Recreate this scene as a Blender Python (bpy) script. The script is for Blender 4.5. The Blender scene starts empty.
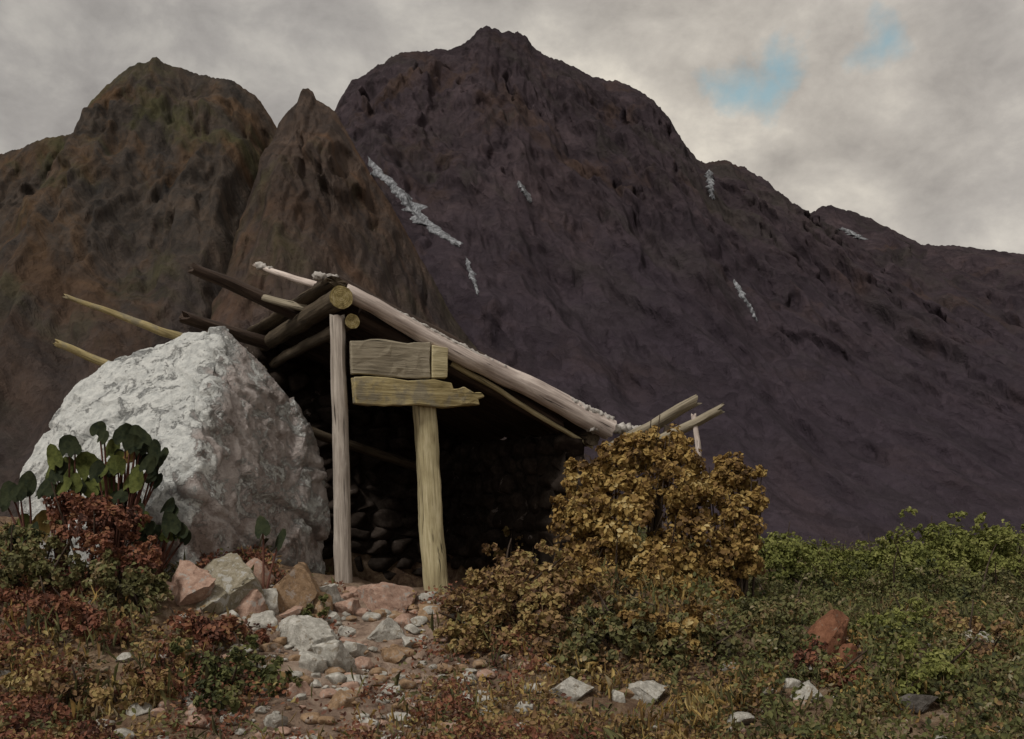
import bpy, bmesh, math, random
import numpy as np
from mathutils import Vector, Matrix

random.seed(7)
RNG = np.random.default_rng(7)
scn = bpy.context.scene
COL = scn.collection

# ------------------------------------------------------------------ camera
EYE = 1.3
F = 996.0            # focal length in pixels (35 mm lens on a 36 mm sensor)
CX, HY = 512.0, 490.0  # principal column, horizon row
cam_d = bpy.data.cameras.new("camera")
cam = bpy.data.objects.new("camera", cam_d)
COL.objects.link(cam)
cam_d.sensor_width = 36.0
cam_d.lens = F / 1024.0 * 36.0
cam_d.shift_y = (HY - 369.5) / 1024.0
cam_d.clip_end = 20000.0
cam_d.clip_start = 0.05
cam.location = (0, 0, EYE)
cam.rotation_euler = (math.radians(90), 0, 0)
scn.camera = cam

# ------------------------------------------------------------------ sky and sun
SUN_EL, SUN_AZ = 48.0, -142.0     # degrees; azimuth from +Y, clockwise
world = bpy.data.worlds.new("World")
scn.world = world
world.use_nodes = True


class NT:
    """small helper to wire node trees"""
    def __init__(s, tree):
        s.t = tree
        s.t.nodes.clear()

    def n(s, typ, **kw):
        nd = s.t.nodes.new(typ)
        ins = kw.pop('ins', {})
        for k, v in kw.items():
            setattr(nd, k, v)
        for k, v in ins.items():
            sock = nd.inputs[k]
            if isinstance(v, bpy.types.NodeSocket):
                s.t.links.new(v, sock)
            else:
                sock.default_value = v
        return nd

    def link(s, a, b):
        s.t.links.new(a, b)

    def ramp(s, fac, stops, interp='LINEAR'):
        nd = s.t.nodes.new('ShaderNodeValToRGB')
        cr = nd.color_ramp
        cr.interpolation = interp
        while len(cr.elements) < len(stops):
            cr.elements.new(0.5)
        for e, (p, c) in zip(cr.elements, stops):
            e.position = p
            if not isinstance(c, tuple):
                c = (c, c, c)
            e.color = (c[0], c[1], c[2], 1)
        s.t.links.new(fac, nd.inputs['Fac'])
        return nd.outputs['Color']

    def mix(s, fac, a, b, blend='MIX'):
        nd = s.t.nodes.new('ShaderNodeMix')
        nd.data_type = 'RGBA'
        nd.blend_type = blend
        for sock, v in ((nd.inputs[0], fac), (nd.inputs[6], a), (nd.inputs[7], b)):
            if isinstance(v, bpy.types.NodeSocket):
                s.t.links.new(v, sock)
            elif isinstance(v, tuple):
                sock.default_value = (v[0], v[1], v[2], 1)
            else:
                sock.default_value = v
        return nd.outputs[2]

    def math(s, op, a, b=None, c=None):
        nd = s.t.nodes.new('ShaderNodeMath')
        nd.operation = op
        for i, v in enumerate((a, b, c)):
            if v is None:
                continue
            if isinstance(v, bpy.types.NodeSocket):
                s.t.links.new(v, nd.inputs[i])
            else:
                nd.inputs[i].default_value = v
        return nd.outputs[0]

    def noise(s, vec, scale, detail=4, rough=0.55, dist=0.0):
        nd = s.t.nodes.new('ShaderNodeTexNoise')
        nd.inputs['Scale'].default_value = scale
        nd.inputs['Detail'].default_value = detail
        nd.inputs['Roughness'].default_value = rough
        nd.inputs['Distortion'].default_value = dist
        if vec is not None:
            s.t.links.new(vec, nd.inputs['Vector'])
        return nd

    def mapping(s, vec, scale=(1, 1, 1), rot=(0, 0, 0), loc=(0, 0, 0)):
        nd = s.t.nodes.new('ShaderNodeMapping')
        nd.inputs['Scale'].default_value = scale
        nd.inputs['Rotation'].default_value = rot
        nd.inputs['Location'].default_value = loc
        s.t.links.new(vec, nd.inputs['Vector'])
        return nd.outputs['Vector']


def build_world():
    w = NT(world.node_tree)
    out = w.n('ShaderNodeOutputWorld')
    sky = w.n('ShaderNodeTexSky', sky_type='NISHITA', sun_disc=False)
    sky.sun_elevation = math.radians(SUN_EL)
    sky.sun_rotation = math.radians(SUN_AZ)
    tc = w.n('ShaderNodeTexCoord')
    d = tc.outputs['Generated']
    # cloud deck, seen by direction
    m = w.mapping(d, (1.0, 1.0, 1.45))
    big = w.noise(m, 3.1, 7, 0.55, 0.15)
    fine = w.noise(m, 12.0, 8, 0.62, 0.2)
    f = w.math('ADD', w.math('MULTIPLY', big.outputs['Fac'], 0.6), w.math('MULTIPLY', fine.outputs['Fac'], 0.4))
    cloud = w.ramp(f, [(0.37, (0.240, 0.224, 0.212)), (0.48, (0.335, 0.314, 0.293)), (0.55, (0.42, 0.394, 0.36)), (0.64, (0.53, 0.497, 0.445))])
    # brighter and warmer break in the deck beside the main peak
    def spot(v, r0, r1, amp, sc):
        vv = Vector(v).normalized()
        wn = w.noise(d, sc, 5, 0.6)
        off = w.n('ShaderNodeVectorMath', operation='SUBTRACT', ins={0: wn.outputs['Color'], 1: (0.5, 0.5, 0.5)})
        off = w.n('ShaderNodeVectorMath', operation='SCALE', ins={0: off.outputs[0], 'Scale': amp})
        p = w.n('ShaderNodeVectorMath', operation='ADD', ins={0: d, 1: off.outputs[0]})
        ds = w.n('ShaderNodeVectorMath', operation='DISTANCE', ins={0: p.outputs[0], 1: tuple(vv)})
        return w.ramp(ds.outputs['Value'], [(r0, 1.0), (r1, 0.0)])
    glow = spot((0.16, 1, 0.37), 0.02, 0.30, 0.18, 4)
    cloud = w.mix(glow, cloud, (1.26, 1.24, 1.18), 'MULTIPLY')
    warm = spot((0.40, 1, 0.36), 0.05, 0.40, 0.2, 3)
    cloud = w.mix(warm, cloud, (1.02, 1.01, 0.99), 'MULTIPLY')
    dim = spot((-0.42, 1, 0.44), 0.05, 0.55, 0.2, 3)
    cloud = w.mix(w.math('MULTIPLY', dim, 1.0), cloud, (0.83, 0.835, 0.84), 'MULTIPLY')
    bg_cloud = w.n('ShaderNodeBackground', ins={'Color': cloud, 'Strength': 1.0})
    bg_sky = w.n('ShaderNodeBackground', ins={'Color': w.mix(1.0, sky.outputs[0], (0.92, 1.0, 0.72), 'MULTIPLY'), 'Strength': 0.13})
    h1 = w.math('MAXIMUM', w.math('MAXIMUM', spot((0.222, 1, 0.404), 0.008, 0.034, 0.12, 13), spot((0.243, 1, 0.414), 0.006, 0.032, 0.12, 13)), spot((0.258, 1, 0.432), 0.004, 0.030, 0.12, 13))
    h2 = spot((0.364, 1, 0.440), 0.002, 0.027, 0.09, 13)
    hole = w.math('MAXIMUM', h1, h2)
    hole = w.math('MULTIPLY', hole, 0.72)
    mx = w.n('ShaderNodeMixShader', ins={0: hole, 1: bg_cloud.outputs[0], 2: bg_sky.outputs[0]})
    w.link(mx.outputs[0], out.inputs['Surface'])


build_world()

sun_d = bpy.data.lights.new("sun", 'SUN')
sun_d.energy = 1.5
sun_d.angle = math.radians(11)
sun_d.color = (1.0, 0.96, 0.9)
sun = bpy.data.objects.new("sun", sun_d)
COL.objects.link(sun)
el, az = math.radians(SUN_EL), math.radians(SUN_AZ)
SDIR = Vector((math.cos(el) * math.sin(az), math.cos(el) * math.cos(az), math.sin(el)))
sun.rotation_euler = SDIR.to_track_quat('Z', 'Y').to_euler()

scn.view_settings.view_transform = 'Standard'
scn.view_settings.look = 'None'
scn.view_settings.exposure = 0.42
scn.view_settings.gamma = 1.0
scn.view_settings.use_curve_mapping = False


# ------------------------------------------------------------------ numeric noise
def _hash(ix, iy, iz, seed):
    h = (ix.astype(np.int64) * 374761393 + iy.astype(np.int64) * 668265263 + iz.astype(np.int64) * 2147483647 + seed * 974634777) & 0xFFFFFFFF
    h = ((h ^ (h >> 13)) * 1274126177) & 0xFFFFFFFF
    h = ((h ^ (h >> 16)) * 2246822519) & 0xFFFFFFFF
    return (h ^ (h >> 15)) & 0xFFFFFFFF


def vnoise(x, y, z, seed=0):
    """gradient noise, about -1..1"""
    x = np.asarray(x, float); y = np.asarray(y, float) + 0 * x; z = np.asarray(z, float) + 0 * x
    ix, iy, iz = np.floor(x), np.floor(y), np.floor(z)
    fx, fy, fz = x - ix, y - iy, z - iz
    u, v, w = [t * t * t * (t * (t * 6 - 15) + 10) for t in (fx, fy, fz)]
    r = 0
    for dx in (0, 1):
        for dy in (0, 1):
            for dz in (0, 1):
                h = _hash(ix + dx, iy + dy, iz + dz, seed)
                a = (h & 1023) / 1023.0 * 2 - 1
                b = ((h >> 10) & 1023) / 1023.0 * 2 - 1
                c = ((h >> 20) & 1023) / 1023.0 * 2 - 1
                g = a * (fx - dx) + b * (fy - dy) + c * (fz - dz)
                r = r + g * (u if dx else 1 - u) * (v if dy else 1 - v) * (w if dz else 1 - w)
    return r * 1.5


def fbm(x, y, z=0.0, oct=4, seed=0, gain=0.5, lac=2.03):
    a, s, t = 1.0, 0.0, 0.0
    for i in range(oct):
        s = s + a * vnoise(x, y, z, seed + i * 17)
        t += a
        x, y, z = x * lac, y * lac, z * lac
        a *= gain
    return s / t * 1.4


def ridged(x, y, z=0.0, oct=4, seed=0, gain=0.5):
    a, s, t = 1.0, 0.0, 0.0
    for i in range(oct):
        s = s + a * (1 - np.abs(vnoise(x, y, z, seed + i * 23)) * 2)
        t += a
        x, y, z = x * 2.07, y * 2.07, z * 2.07
        a *= gain
    return s / t


def facet(x, y, z=None, seed=0):
    """broken planes: every cell is a tilted flat piece, with steps where cells meet"""
    x = np.asarray(x, float); y = np.asarray(y, float)
    zz = np.zeros_like(x) if z is None else np.asarray(z, float)
    ix, iy, iz = np.floor(x), np.floor(y), np.floor(zz)
    best = np.full(x.shape, 1e9)
    out = np.zeros_like(x)
    for dx in (-1, 0, 1):
        for dy in (-1, 0, 1):
            for dz in ((0,) if z is None else (-1, 0, 1)):
                h = _hash(ix + dx, iy + dy, iz + dz, seed)
                g = _hash(ix + dx, iy + dy, iz + dz, seed + 7)
                px = ix + dx + 0.1 + 0.8 * (h & 1023) / 1023.0 - x
                py = iy + dy + 0.1 + 0.8 * ((h >> 10) & 1023) / 1023.0 - y
                pz = 0 if z is None else iz + dz + 0.1 + 0.8 * ((h >> 20) & 1023) / 1023.0 - zz
                d = px * px + py * py + pz * pz
                gx = (g & 1023) / 1023.0 * 2 - 1
                gy = ((g >> 10) & 1023) / 1023.0 * 2 - 1
                go = ((g >> 20) & 1023) / 1023.0 - 0.5
                val = go * 0.7 - (px * gx + py * gy) * 1.1
                m = d < best
                best = np.where(m, d, best)
                out = np.where(m, val, out)
    return out


def sstep(a, b, x):
    t = np.clip((np.asarray(x, float) - a) / (b - a), 0, 1)
    return t * t * (3 - 2 * t)


def at(px, py, Y):
    return Vector(((px - CX) / F * Y, Y, EYE + (HY - py) / F * Y))


# ------------------------------------------------------------------ object helpers
def link_mesh(name, verts, faces, mat, parent=None, smooth=False, matrix=None):
    me = bpy.data.meshes.new(name)
    verts = np.asarray(verts, float)
    if isinstance(faces, np.ndarray):
        n, k = faces.shape
        me.vertices.add(len(verts))
        me.vertices.foreach_set('co', verts.ravel())
        me.loops.add(n * k)
        me.loops.foreach_set('vertex_index', faces.ravel().astype(np.int32))
        me.polygons.add(n)
        me.polygons.foreach_set('loop_start', np.arange(0, n * k, k, dtype=np.int32))
        me.update(calc_edges=True)
        me.validate()
    else:
        me.from_pydata([tuple(v) for v in verts], [], faces)
        me.update()
    if smooth:
        me.polygons.foreach_set('use_smooth', np.ones(len(me.polygons), dtype=bool))
    me.materials.append(mat)
    o = bpy.data.objects.new(name, me)
    COL.objects.link(o)
    M = matrix if matrix is not None else Matrix.Identity(4)
    if parent is not None:
        o.parent = parent
        base = parent
        inv = Matrix.Identity(4)
        while base is not None:
            inv = base.matrix_basis @ inv
            base = base.parent
        M = inv.inverted() @ M
    o.matrix_basis = M
    return o


def tag(o, label=None, cat=None, group=None, kind=None):
    if label:
        o['label'] = label
    if cat:
        o['category'] = cat
    if group:
        o['group'] = group
    if kind:
        o['kind'] = kind
    return o


def empty(name, loc, label, cat, group=None):
    o = bpy.data.objects.new(name, None)
    COL.objects.link(o)
    o.empty_display_size = 0.1
    o.matrix_basis = Matrix.Translation(loc)
    return tag(o, label, cat, group)


# ------------------------------------------------------------------ materials
def new_mat(name, rough=0.9, spec=0.2):
    m = bpy.data.materials.new(name)
    m.use_nodes = True
    t = NT(m.node_tree)
    out = t.n('ShaderNodeOutputMaterial')
    b = t.n('ShaderNodeBsdfPrincipled')
    b.inputs['Roughness'].default_value = rough
    b.inputs['Specular IOR Level'].default_value = spec
    t.link(b.outputs[0], out.inputs['Surface'])
    return m, t, b


def bump(t, b, h, strength, dist):
    bp = t.n('ShaderNodeBump', ins={'Height': h, 'Strength': strength, 'Distance': dist})
    t.link(bp.outputs[0], b.inputs['Normal'])


def wood_mat(name, c0, c1, c2, moss=None, rough=0.9):
    """weathered wood, grain along the local Z axis"""
    m, t, b = new_mat(name, rough)
    tc = t.n('ShaderNodeTexCoord')
    oi = t.n('ShaderNodeObjectInfo')
    o = t.n('ShaderNodeVectorMath', operation='ADD', ins={0: tc.outputs['Object'], 1: (0, 0, 0)})
    sh = t.n('ShaderNodeCombineXYZ', ins={'X': t.math('MULTIPLY', oi.outputs['Random'], 37.0), 'Z': t.math('MULTIPLY', oi.outputs['Random'], 11.0)})
    t.link(sh.outputs[0], o.inputs[1])
    g = t.noise(t.mapping(o.outputs[0], (26, 26, 1.4)), 1.6, 7, 0.65, 0.4)
    p = t.noise(t.mapping(o.outputs[0], (6, 6, 2.2)), 1.3, 5, 0.6)
    crack = t.noise(t.mapping(o.outputs[0], (40, 40, 0.9)), 1.2, 3, 0.5, 0.2)
    f = t.math('ADD', t.math('MULTIPLY', g.outputs['Fac'], 0.6), t.math('MULTIPLY', p.outputs['Fac'], 0.4))
    c = t.ramp(f, [(0.34, c0), (0.5, c1), (0.66, c2)])
    ck = t.ramp(crack.outputs['Fac'], [(0.30, 1.0), (0.38, 0.0)])
    c = t.mix(ck, c, tuple(x * 0.3 for x in c0))
    if moss:
        c = t.mix(t.ramp(t.noise(o.outputs[0], 5.0, 5, 0.65).outputs['Fac'], [(0.5, 0.0), (0.6, 0.8)]), c, moss)
    t.link(c, b.inputs['Base Color'])
    bump(t, b, g.outputs['Fac'], 0.9, 0.012)
    return m


def leaf_mat(name, stops, rough=0.75, trans=0.25, patch=None):
    """leaves; each leaf takes its own tone, clumps share a tendency"""
    m, t, b = new_mat(name, rough, 0.25)
    geo = t.n('ShaderNodeNewGeometry')
    tc = t.n('ShaderNodeTexCoord')
    pn = t.noise(tc.outputs['Object'], patch or 4.0, 3, 0.6)
    f = t.math('ADD', t.math('MULTIPLY', geo.outputs['Random Per Island'], 0.45), t.math('MULTIPLY', t.ramp(pn.outputs['Fac'], [(0.32, 0.0), (0.68, 1.0)]), 0.55))
    c = t.ramp(f, stops)
    v = t.noise(tc.outputs['Object'], 40.0, 3, 0.6)
    c = t.mix(t.math('MULTIPLY', v.outputs['Fac'], 0.5), c, tuple(x * 0.4 for x in stops[0][1]))
    t.link(c, b.inputs['Base Color'])
    out = [n for n in t.t.nodes if n.type == 'OUTPUT_MATERIAL'][0]
    tr = t.n('ShaderNodeBsdfTranslucent', ins={'Color': c})
    mx = t.n('ShaderNodeMixShader', ins={0: trans, 1: b.outputs[0], 2: tr.outputs[0]})
    t.link(mx.outputs[0], out.inputs['Surface'])
    return m


def rock_mat(name, c0, c1, c2, lichen=None, lich_lo=0.5, scale=1.0, bumpd=0.02):
    m, t, b = new_mat(name, 0.92, 0.15)
    tc = t.n('ShaderNodeTexCoord')
    o = tc.outputs['Object']
    n1 = t.noise(o, 5.0 * scale, 6, 0.62, 0.3)
    n2 = t.noise(o, 22.0 * scale, 6, 0.7)
    f = t.math('ADD', t.math('MULTIPLY', n1.outputs['Fac'], 0.6), t.math('MULTIPLY', n2.outputs['Fac'], 0.4))
    c = t.ramp(f, [(0.34, c0), (0.5, c1), (0.64, c2)])
    if lichen:
        lf = t.noise(o, 3.4 * scale, 8, 0.7, 0.5)
        c = t.mix(t.ramp(lf.outputs['Fac'], [(lich_lo, 0.0), (lich_lo + 0.05, 0.9)]), c, lichen)
    t.link(c, b.inputs['Base Color'])
    bump(t, b, f, 0.8, bumpd)
    return m


def boulder_mat():
    m, t, b = new_mat('boulder_stone', 0.92, 0.15)
    tc = t.n('ShaderNodeTexCoord')
    o = tc.outputs['Object']
    n1 = t.noise(o, 3.2, 7, 0.65, 0.4)
    n2 = t.noise(o, 16.0, 6, 0.7, 0.2)
    n3 = t.noise(o, 60.0, 4, 0.7)
    f = t.math('ADD', t.math('MULTIPLY', n1.outputs['Fac'], 0.55), t.math('MULTIPLY', n2.outputs['Fac'], 0.45))
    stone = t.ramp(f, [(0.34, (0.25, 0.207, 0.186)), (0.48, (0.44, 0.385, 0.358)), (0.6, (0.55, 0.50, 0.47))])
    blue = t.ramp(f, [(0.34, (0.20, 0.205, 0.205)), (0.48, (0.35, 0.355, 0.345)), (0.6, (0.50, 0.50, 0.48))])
    # pale lichen patches; the lit left face and darker right flank are painted in
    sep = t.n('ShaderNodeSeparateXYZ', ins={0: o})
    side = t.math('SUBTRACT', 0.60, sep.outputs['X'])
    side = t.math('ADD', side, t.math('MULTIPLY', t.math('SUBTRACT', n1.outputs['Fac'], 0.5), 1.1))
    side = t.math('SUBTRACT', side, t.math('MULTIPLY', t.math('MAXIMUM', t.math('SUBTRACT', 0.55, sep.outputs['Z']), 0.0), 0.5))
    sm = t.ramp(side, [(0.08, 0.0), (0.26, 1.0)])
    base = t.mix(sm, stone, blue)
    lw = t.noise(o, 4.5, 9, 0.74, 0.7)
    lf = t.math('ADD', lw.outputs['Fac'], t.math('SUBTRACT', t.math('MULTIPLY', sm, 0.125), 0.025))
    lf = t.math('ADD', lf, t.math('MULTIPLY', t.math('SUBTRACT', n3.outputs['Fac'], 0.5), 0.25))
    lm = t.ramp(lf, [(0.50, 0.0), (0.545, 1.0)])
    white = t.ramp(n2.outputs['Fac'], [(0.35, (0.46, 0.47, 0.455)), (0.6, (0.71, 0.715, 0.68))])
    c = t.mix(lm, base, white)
    # rusty mineral stains low on the right flank
    rs = t.noise(o, 2.3, 5, 0.6, 0.5)
    low = t.ramp(sep.outputs['Z'], [(0.25, 1.0), (0.6, 0.0)])
    c = t.mix(t.math('MULTIPLY', t.ramp(rs.outputs['Fac'], [(0.5, 0.0), (0.6, 0.75)]), low), c, (0.15, 0.10, 0.075))
    t.link(c, b.inputs['Base Color'])
    h = t.math('ADD', t.math('MULTIPLY', n2.outputs['Fac'], 0.7), t.math('MULTIPLY', n3.outputs['Fac'], 0.3))
    h = t.math('ADD', h, t.math('MULTIPLY', lm, 0.25))
    bump(t, b, h, 1.0, 0.05)
    return m


def ground_mat():
    m, t, b = new_mat('heath_soil', 0.95, 0.1)
    tc = t.n('ShaderNodeTexCoord')
    o = tc.outputs['Object']
    n1 = t.noise(o, 1.3, 6, 0.65, 0.5)
    n2 = t.noise(o, 9.0, 7, 0.7, 0.4)
    n3 = t.noise(o, 45.0, 4, 0.7)
    f = t.math('ADD', t.math('MULTIPLY', n1.outputs['Fac'], 0.4), t.math('MULTIPLY', n2.outputs['Fac'], 0.6))
    c = t.ramp(f, [(0.36, (0.045, 0.030, 0.022)), (0.46, (0.135, 0.085, 0.056)), (0.55, (0.22, 0.155, 0.098)), (0.64, (0.32, 0.245, 0.185))])
    # bare trodden earth leading up to the doorway
    p = t.n('ShaderNodeVectorMath', operation='MULTIPLY', ins={0: o, 1: (1.0, 0.45, 0.0)})
    d = t.n('ShaderNodeVectorMath', operation='DISTANCE', ins={0: p.outputs[0], 1: (-0.95, 6.5 * 0.45, 0.0)})
    dd = t.math('ADD', d.outputs['Value'], t.math('MULTIPLY', t.math('SUBTRACT', n2.outputs['Fac'], 0.5), 1.2))
    path = t.ramp(dd, [(0.4, 1.0), (1.0, 0.0)])
    earth = t.ramp(f, [(0.38, (0.15, 0.10, 0.075)), (0.5, (0.31, 0.228, 0.175)), (0.6, (0.46, 0.365, 0.295))])
    c = t.mix(t.math('MULTIPLY', path, 0.85), c, earth)
    c = t.mix(t.ramp(n3.outputs['Fac'], [(0.62, 0.0), (0.70, 0.7)]), c, (0.28, 0.24, 0.20))
    # distant valley floor turns to dull green-brown pasture
    far = t.n('ShaderNodeVectorMath', operation='LENGTH', ins={0: o})
    c = t.mix(t.ramp(t.math('DIVIDE', far.outputs['Value'], 200.0), [(0.09, 0.0), (0.3, 1.0)]), c, (0.07, 0.055, 0.05))
    t.link(c, b.inputs['Base Color'])
    bump(t, b, t.math('ADD', n2.outputs['Fac'], t.math('MULTIPLY', n3.outputs['Fac'], 0.4)), 0.9, 0.05)
    return m


def mountain_mat(name, stops, warm, warm_lo, green, low, haze_z, scale, tilt=0):
    """rock face: broad tone patches, warm and green weathering, valley haze painted in as purple on the lower slopes"""
    m, t, b = new_mat(name, 0.95, 0.08)
    tc = t.n('ShaderNodeTexCoord')
    o = tc.outputs['Object']
    mp = t.mapping(t.mapping(o, rot=(0, math.radians(tilt), 0)), (1, 1, 0.33))
    n1 = t.noise(mp, 0.011 * scale, 7, 0.6, 0.6)
    n2 = t.noise(mp, 0.05 * scale, 7, 0.68, 0.5)
    n4 = t.noise(o, 0.25 * scale, 5, 0.7)
    f = t.math('ADD', t.math('MULTIPLY', n1.outputs['Fac'], 0.35), t.math('MULTIPLY', n2.outputs['Fac'], 0.45))
    f = t.math('ADD', f, t.math('MULTIPLY', n4.outputs['Fac'], 0.20))
    c = t.ramp(f, stops)
    w1 = t.noise(t.mapping(mp, loc=(300, 0, 90)), 0.014 * scale, 6, 0.65, 0.5)
    c = t.mix(t.ramp(w1.outputs['Fac'], [(warm_lo, 0.0), (warm_lo + 0.14, 0.85)]), c, warm)
    w2 = t.noise(t.mapping(mp, loc=(-500, 0, 40)), 0.016 * scale, 6, 0.65, 0.5)
    c = t.mix(t.ramp(w2.outputs['Fac'], [(0.52, 0.0), (0.66, 0.75)]), c, green)
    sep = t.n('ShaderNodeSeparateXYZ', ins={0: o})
    zz = t.math('ADD', t.math('DIVIDE', sep.outputs['Z'], haze_z), t.math('MULTIPLY', t.math('SUBTRACT', n1.outputs['Fac'], 0.5), 0.9))
    c = t.mix(t.ramp(zz, [(0.25, 0.75), (1.0, 0.0)]), c, low)  # valley haze mixed into the rock colour towards the foot
    c = t.mix(t.math('MULTIPLY', n4.outputs['Fac'], 0.55), c, tuple(x * 0.45 for x in stops[0][1]))
    t.link(c, b.inputs['Base Color'])
    # broken, angular crags
    wv = t.n('ShaderNodeVectorMath', operation='SCALE', ins={0: n2.outputs['Color'], 'Scale': 14.0 / scale})
    cv = t.n('ShaderNodeVectorMath', operation='ADD', ins={0: mp, 1: wv.outputs[0]})
    v1 = t.n('ShaderNodeTexVoronoi', ins={'Vector': cv.outputs[0], 'Scale': 0.045 * scale})
    v2 = t.n('ShaderNodeTexVoronoi', ins={'Vector': cv.outputs[0], 'Scale': 0.15 * scale})
    hh = t.math('ADD', t.math('MULTIPLY', v1.outputs['Distance'], 0.9), t.math('MULTIPLY', v2.outputs['Distance'], 0.35))
    hh = t.math('ADD', hh, t.math('MULTIPLY', n2.outputs['Fac'], 0.7))
    hh = t.math('ADD', hh, t.math('MULTIPLY', n4.outputs['Fac'], 0.25))
    sv = t.n('ShaderNodeSeparateColor', ins={0: v1.outputs['Color']})
    sv2 = t.n('ShaderNodeSeparateColor', ins={0: v2.outputs['Color']})
    tone = t.math('ADD', 0.76, t.math('ADD', t.math('MULTIPLY', sv.outputs[0], 0.28), t.math('MULTIPLY', sv2.outputs[1], 0.22)))
    cc = t.n('ShaderNodeCombineColor', ins={0: tone, 1: tone, 2: tone})
    t.link(t.mix(1.0, c, cc.outputs[0], 'MULTIPLY'), b.inputs['Base Color'])
    bump(t, b, hh, 0.85, 8.5 / scale)
    return m


# ------------------------------------------------------------------ terrain
P0X, P0Y = (338 - CX) / F * 8.0, 8.0                      # front top corner of the shelter
AXX, AXY = -math.sin(math.radians(26)), math.cos(math.radians(26))


def ground_h(x, y, detail=True):
    x = np.asarray(x, float); y = np.asarray(y, float)
    h = 0.10 * (np.clip(y, -2, 13) - 5.0)
    h = h - 0.06 * np.clip(-y - 2, 0, 60)
    # bank on the left under the boulder
    h = h + 0.46 * sstep(-0.6, -2.4, x) * sstep(4.6, 7.2, y) * (1 - 0.5 * sstep(9, 12, y))
    # level floor round the shelter
    h = h + 0.12 * np.exp(-((x + 0.9) ** 2 / 1.2 + (y - 8.2) ** 2 / 1.6))
    h = h + 0.26 * np.exp(-((x - 0.25) ** 2 / 0.45 + (y - 7.25) ** 2 / 0.40)) + 0.22 * np.exp(-((x - 1.15) ** 2 / 0.5 + (y - 7.3) ** 2 / 0.5))
    h = h - 0.24 * sstep(1.2, 2.6, x) * sstep(6.8, 9.5, y)
    # hollow added under the shelter, out of sight, so the doorway reads dark
    la = (x - P0X) * AXX + (y - P0Y) * AXY
    lb = (x - P0X) * AXY - (y - P0Y) * AXX
    h = h - 0.55 * sstep(0.12, 0.5, la) * sstep(2.95, 2.6, la) * sstep(-0.9, -0.4, lb) * sstep(2.3, 1.9, lb)
    h = h - 0.12 * np.exp(-((x - 1.0) ** 2 / 1.8 + (y - 5.2) ** 2 / 1.2))
    # the knoll drops away behind and to the sides, to the valley
    r = np.sqrt((x * 0.9) ** 2 + (np.maximum(y - 12.2, 0)) ** 2 + 0 * y)
    over = np.maximum(y - 12.2, 0)
    drop = over ** 1.25 * 0.42
    side = np.maximum(np.abs(x) - 8.5, 0)
    drop = drop + side ** 1.2 * 0.12 * sstep(6, 14, y)
    drop = 62 * (1 - np.exp(-drop / 62))
    h = h - drop
    if detail:
        near = np.exp(-np.maximum(np.hypot(x, y - 8) - 9, 0) / 30)
        h = h + near * (0.085 * fbm(x * 0.9, y * 0.9, 3.1, 3, 11) + 0.055 * fbm(x * 2.9, y * 2.9, 1.0, 3, 21) + 0.014 * fbm(x * 12, y * 12, 2.0, 2, 31))
        h = h + (1 - near) * 2.5 * fbm(x * 0.012, y * 0.012, 9.0, 4, 41)
    return h


def gz(x, y):
    return float(ground_h(np.array([x]), np.array([y]))[0])


def ground_at(px, py):
    """where the sight line through a pixel meets the near ground"""
    Y = np.linspace(3.5, 16, 1200)
    X = (px - CX) / F * Y
    Z = EYE + (HY - py) / F * Y
    d = Z - ground_h(X, Y)
    k = np.argmax(d < 0)
    if not (d < 0).any():
        k = int(np.argmin(d))
    return Vector((X[k], Y[k], float(ground_h(X[k:k + 1], Y[k:k + 1])[0])))


def build_ground():
    def axis(a, b, step, lo, hi):
        mid = list(np.arange(a, b, step))
        up, s = [], step
        v = mid[-1]
        while v < hi:
            s *= 1.16
            v += s
            up.append(v)
        dn, s = [], step
        v = mid[0]
        while v > lo:
            s *= 1.16
            v -= s
            dn.append(v)
        return np.array(dn[::-1] + mid + up)
    xs = axis(-6.5, 7.0, 0.045, -6000, 6000)
    ys = axis(3.6, 13.5, 0.045, -600, 6000)
    X, Y = np.meshgrid(xs, ys)
    Z = ground_h(X.ravel(), Y.ravel())
    V = np.stack([X.ravel(), Y.ravel(), Z], 1)
    nx, ny = len(xs), len(ys)
    i = np.arange(nx * ny).reshape(ny, nx)
    Fc = np.stack([i[:-1, :-1], i[:-1, 1:], i[1:, 1:], i[1:, :-1]], -1).reshape(-1, 4)
    o = link_mesh('ground', V, Fc, ground_mat(), smooth=True)
    tag(o, 'rough brown heath slope with a trodden earth path to the shelter', None, None, 'structure')


build_ground()


# ------------------------------------------------------------------ mountains
MTN = []


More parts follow.
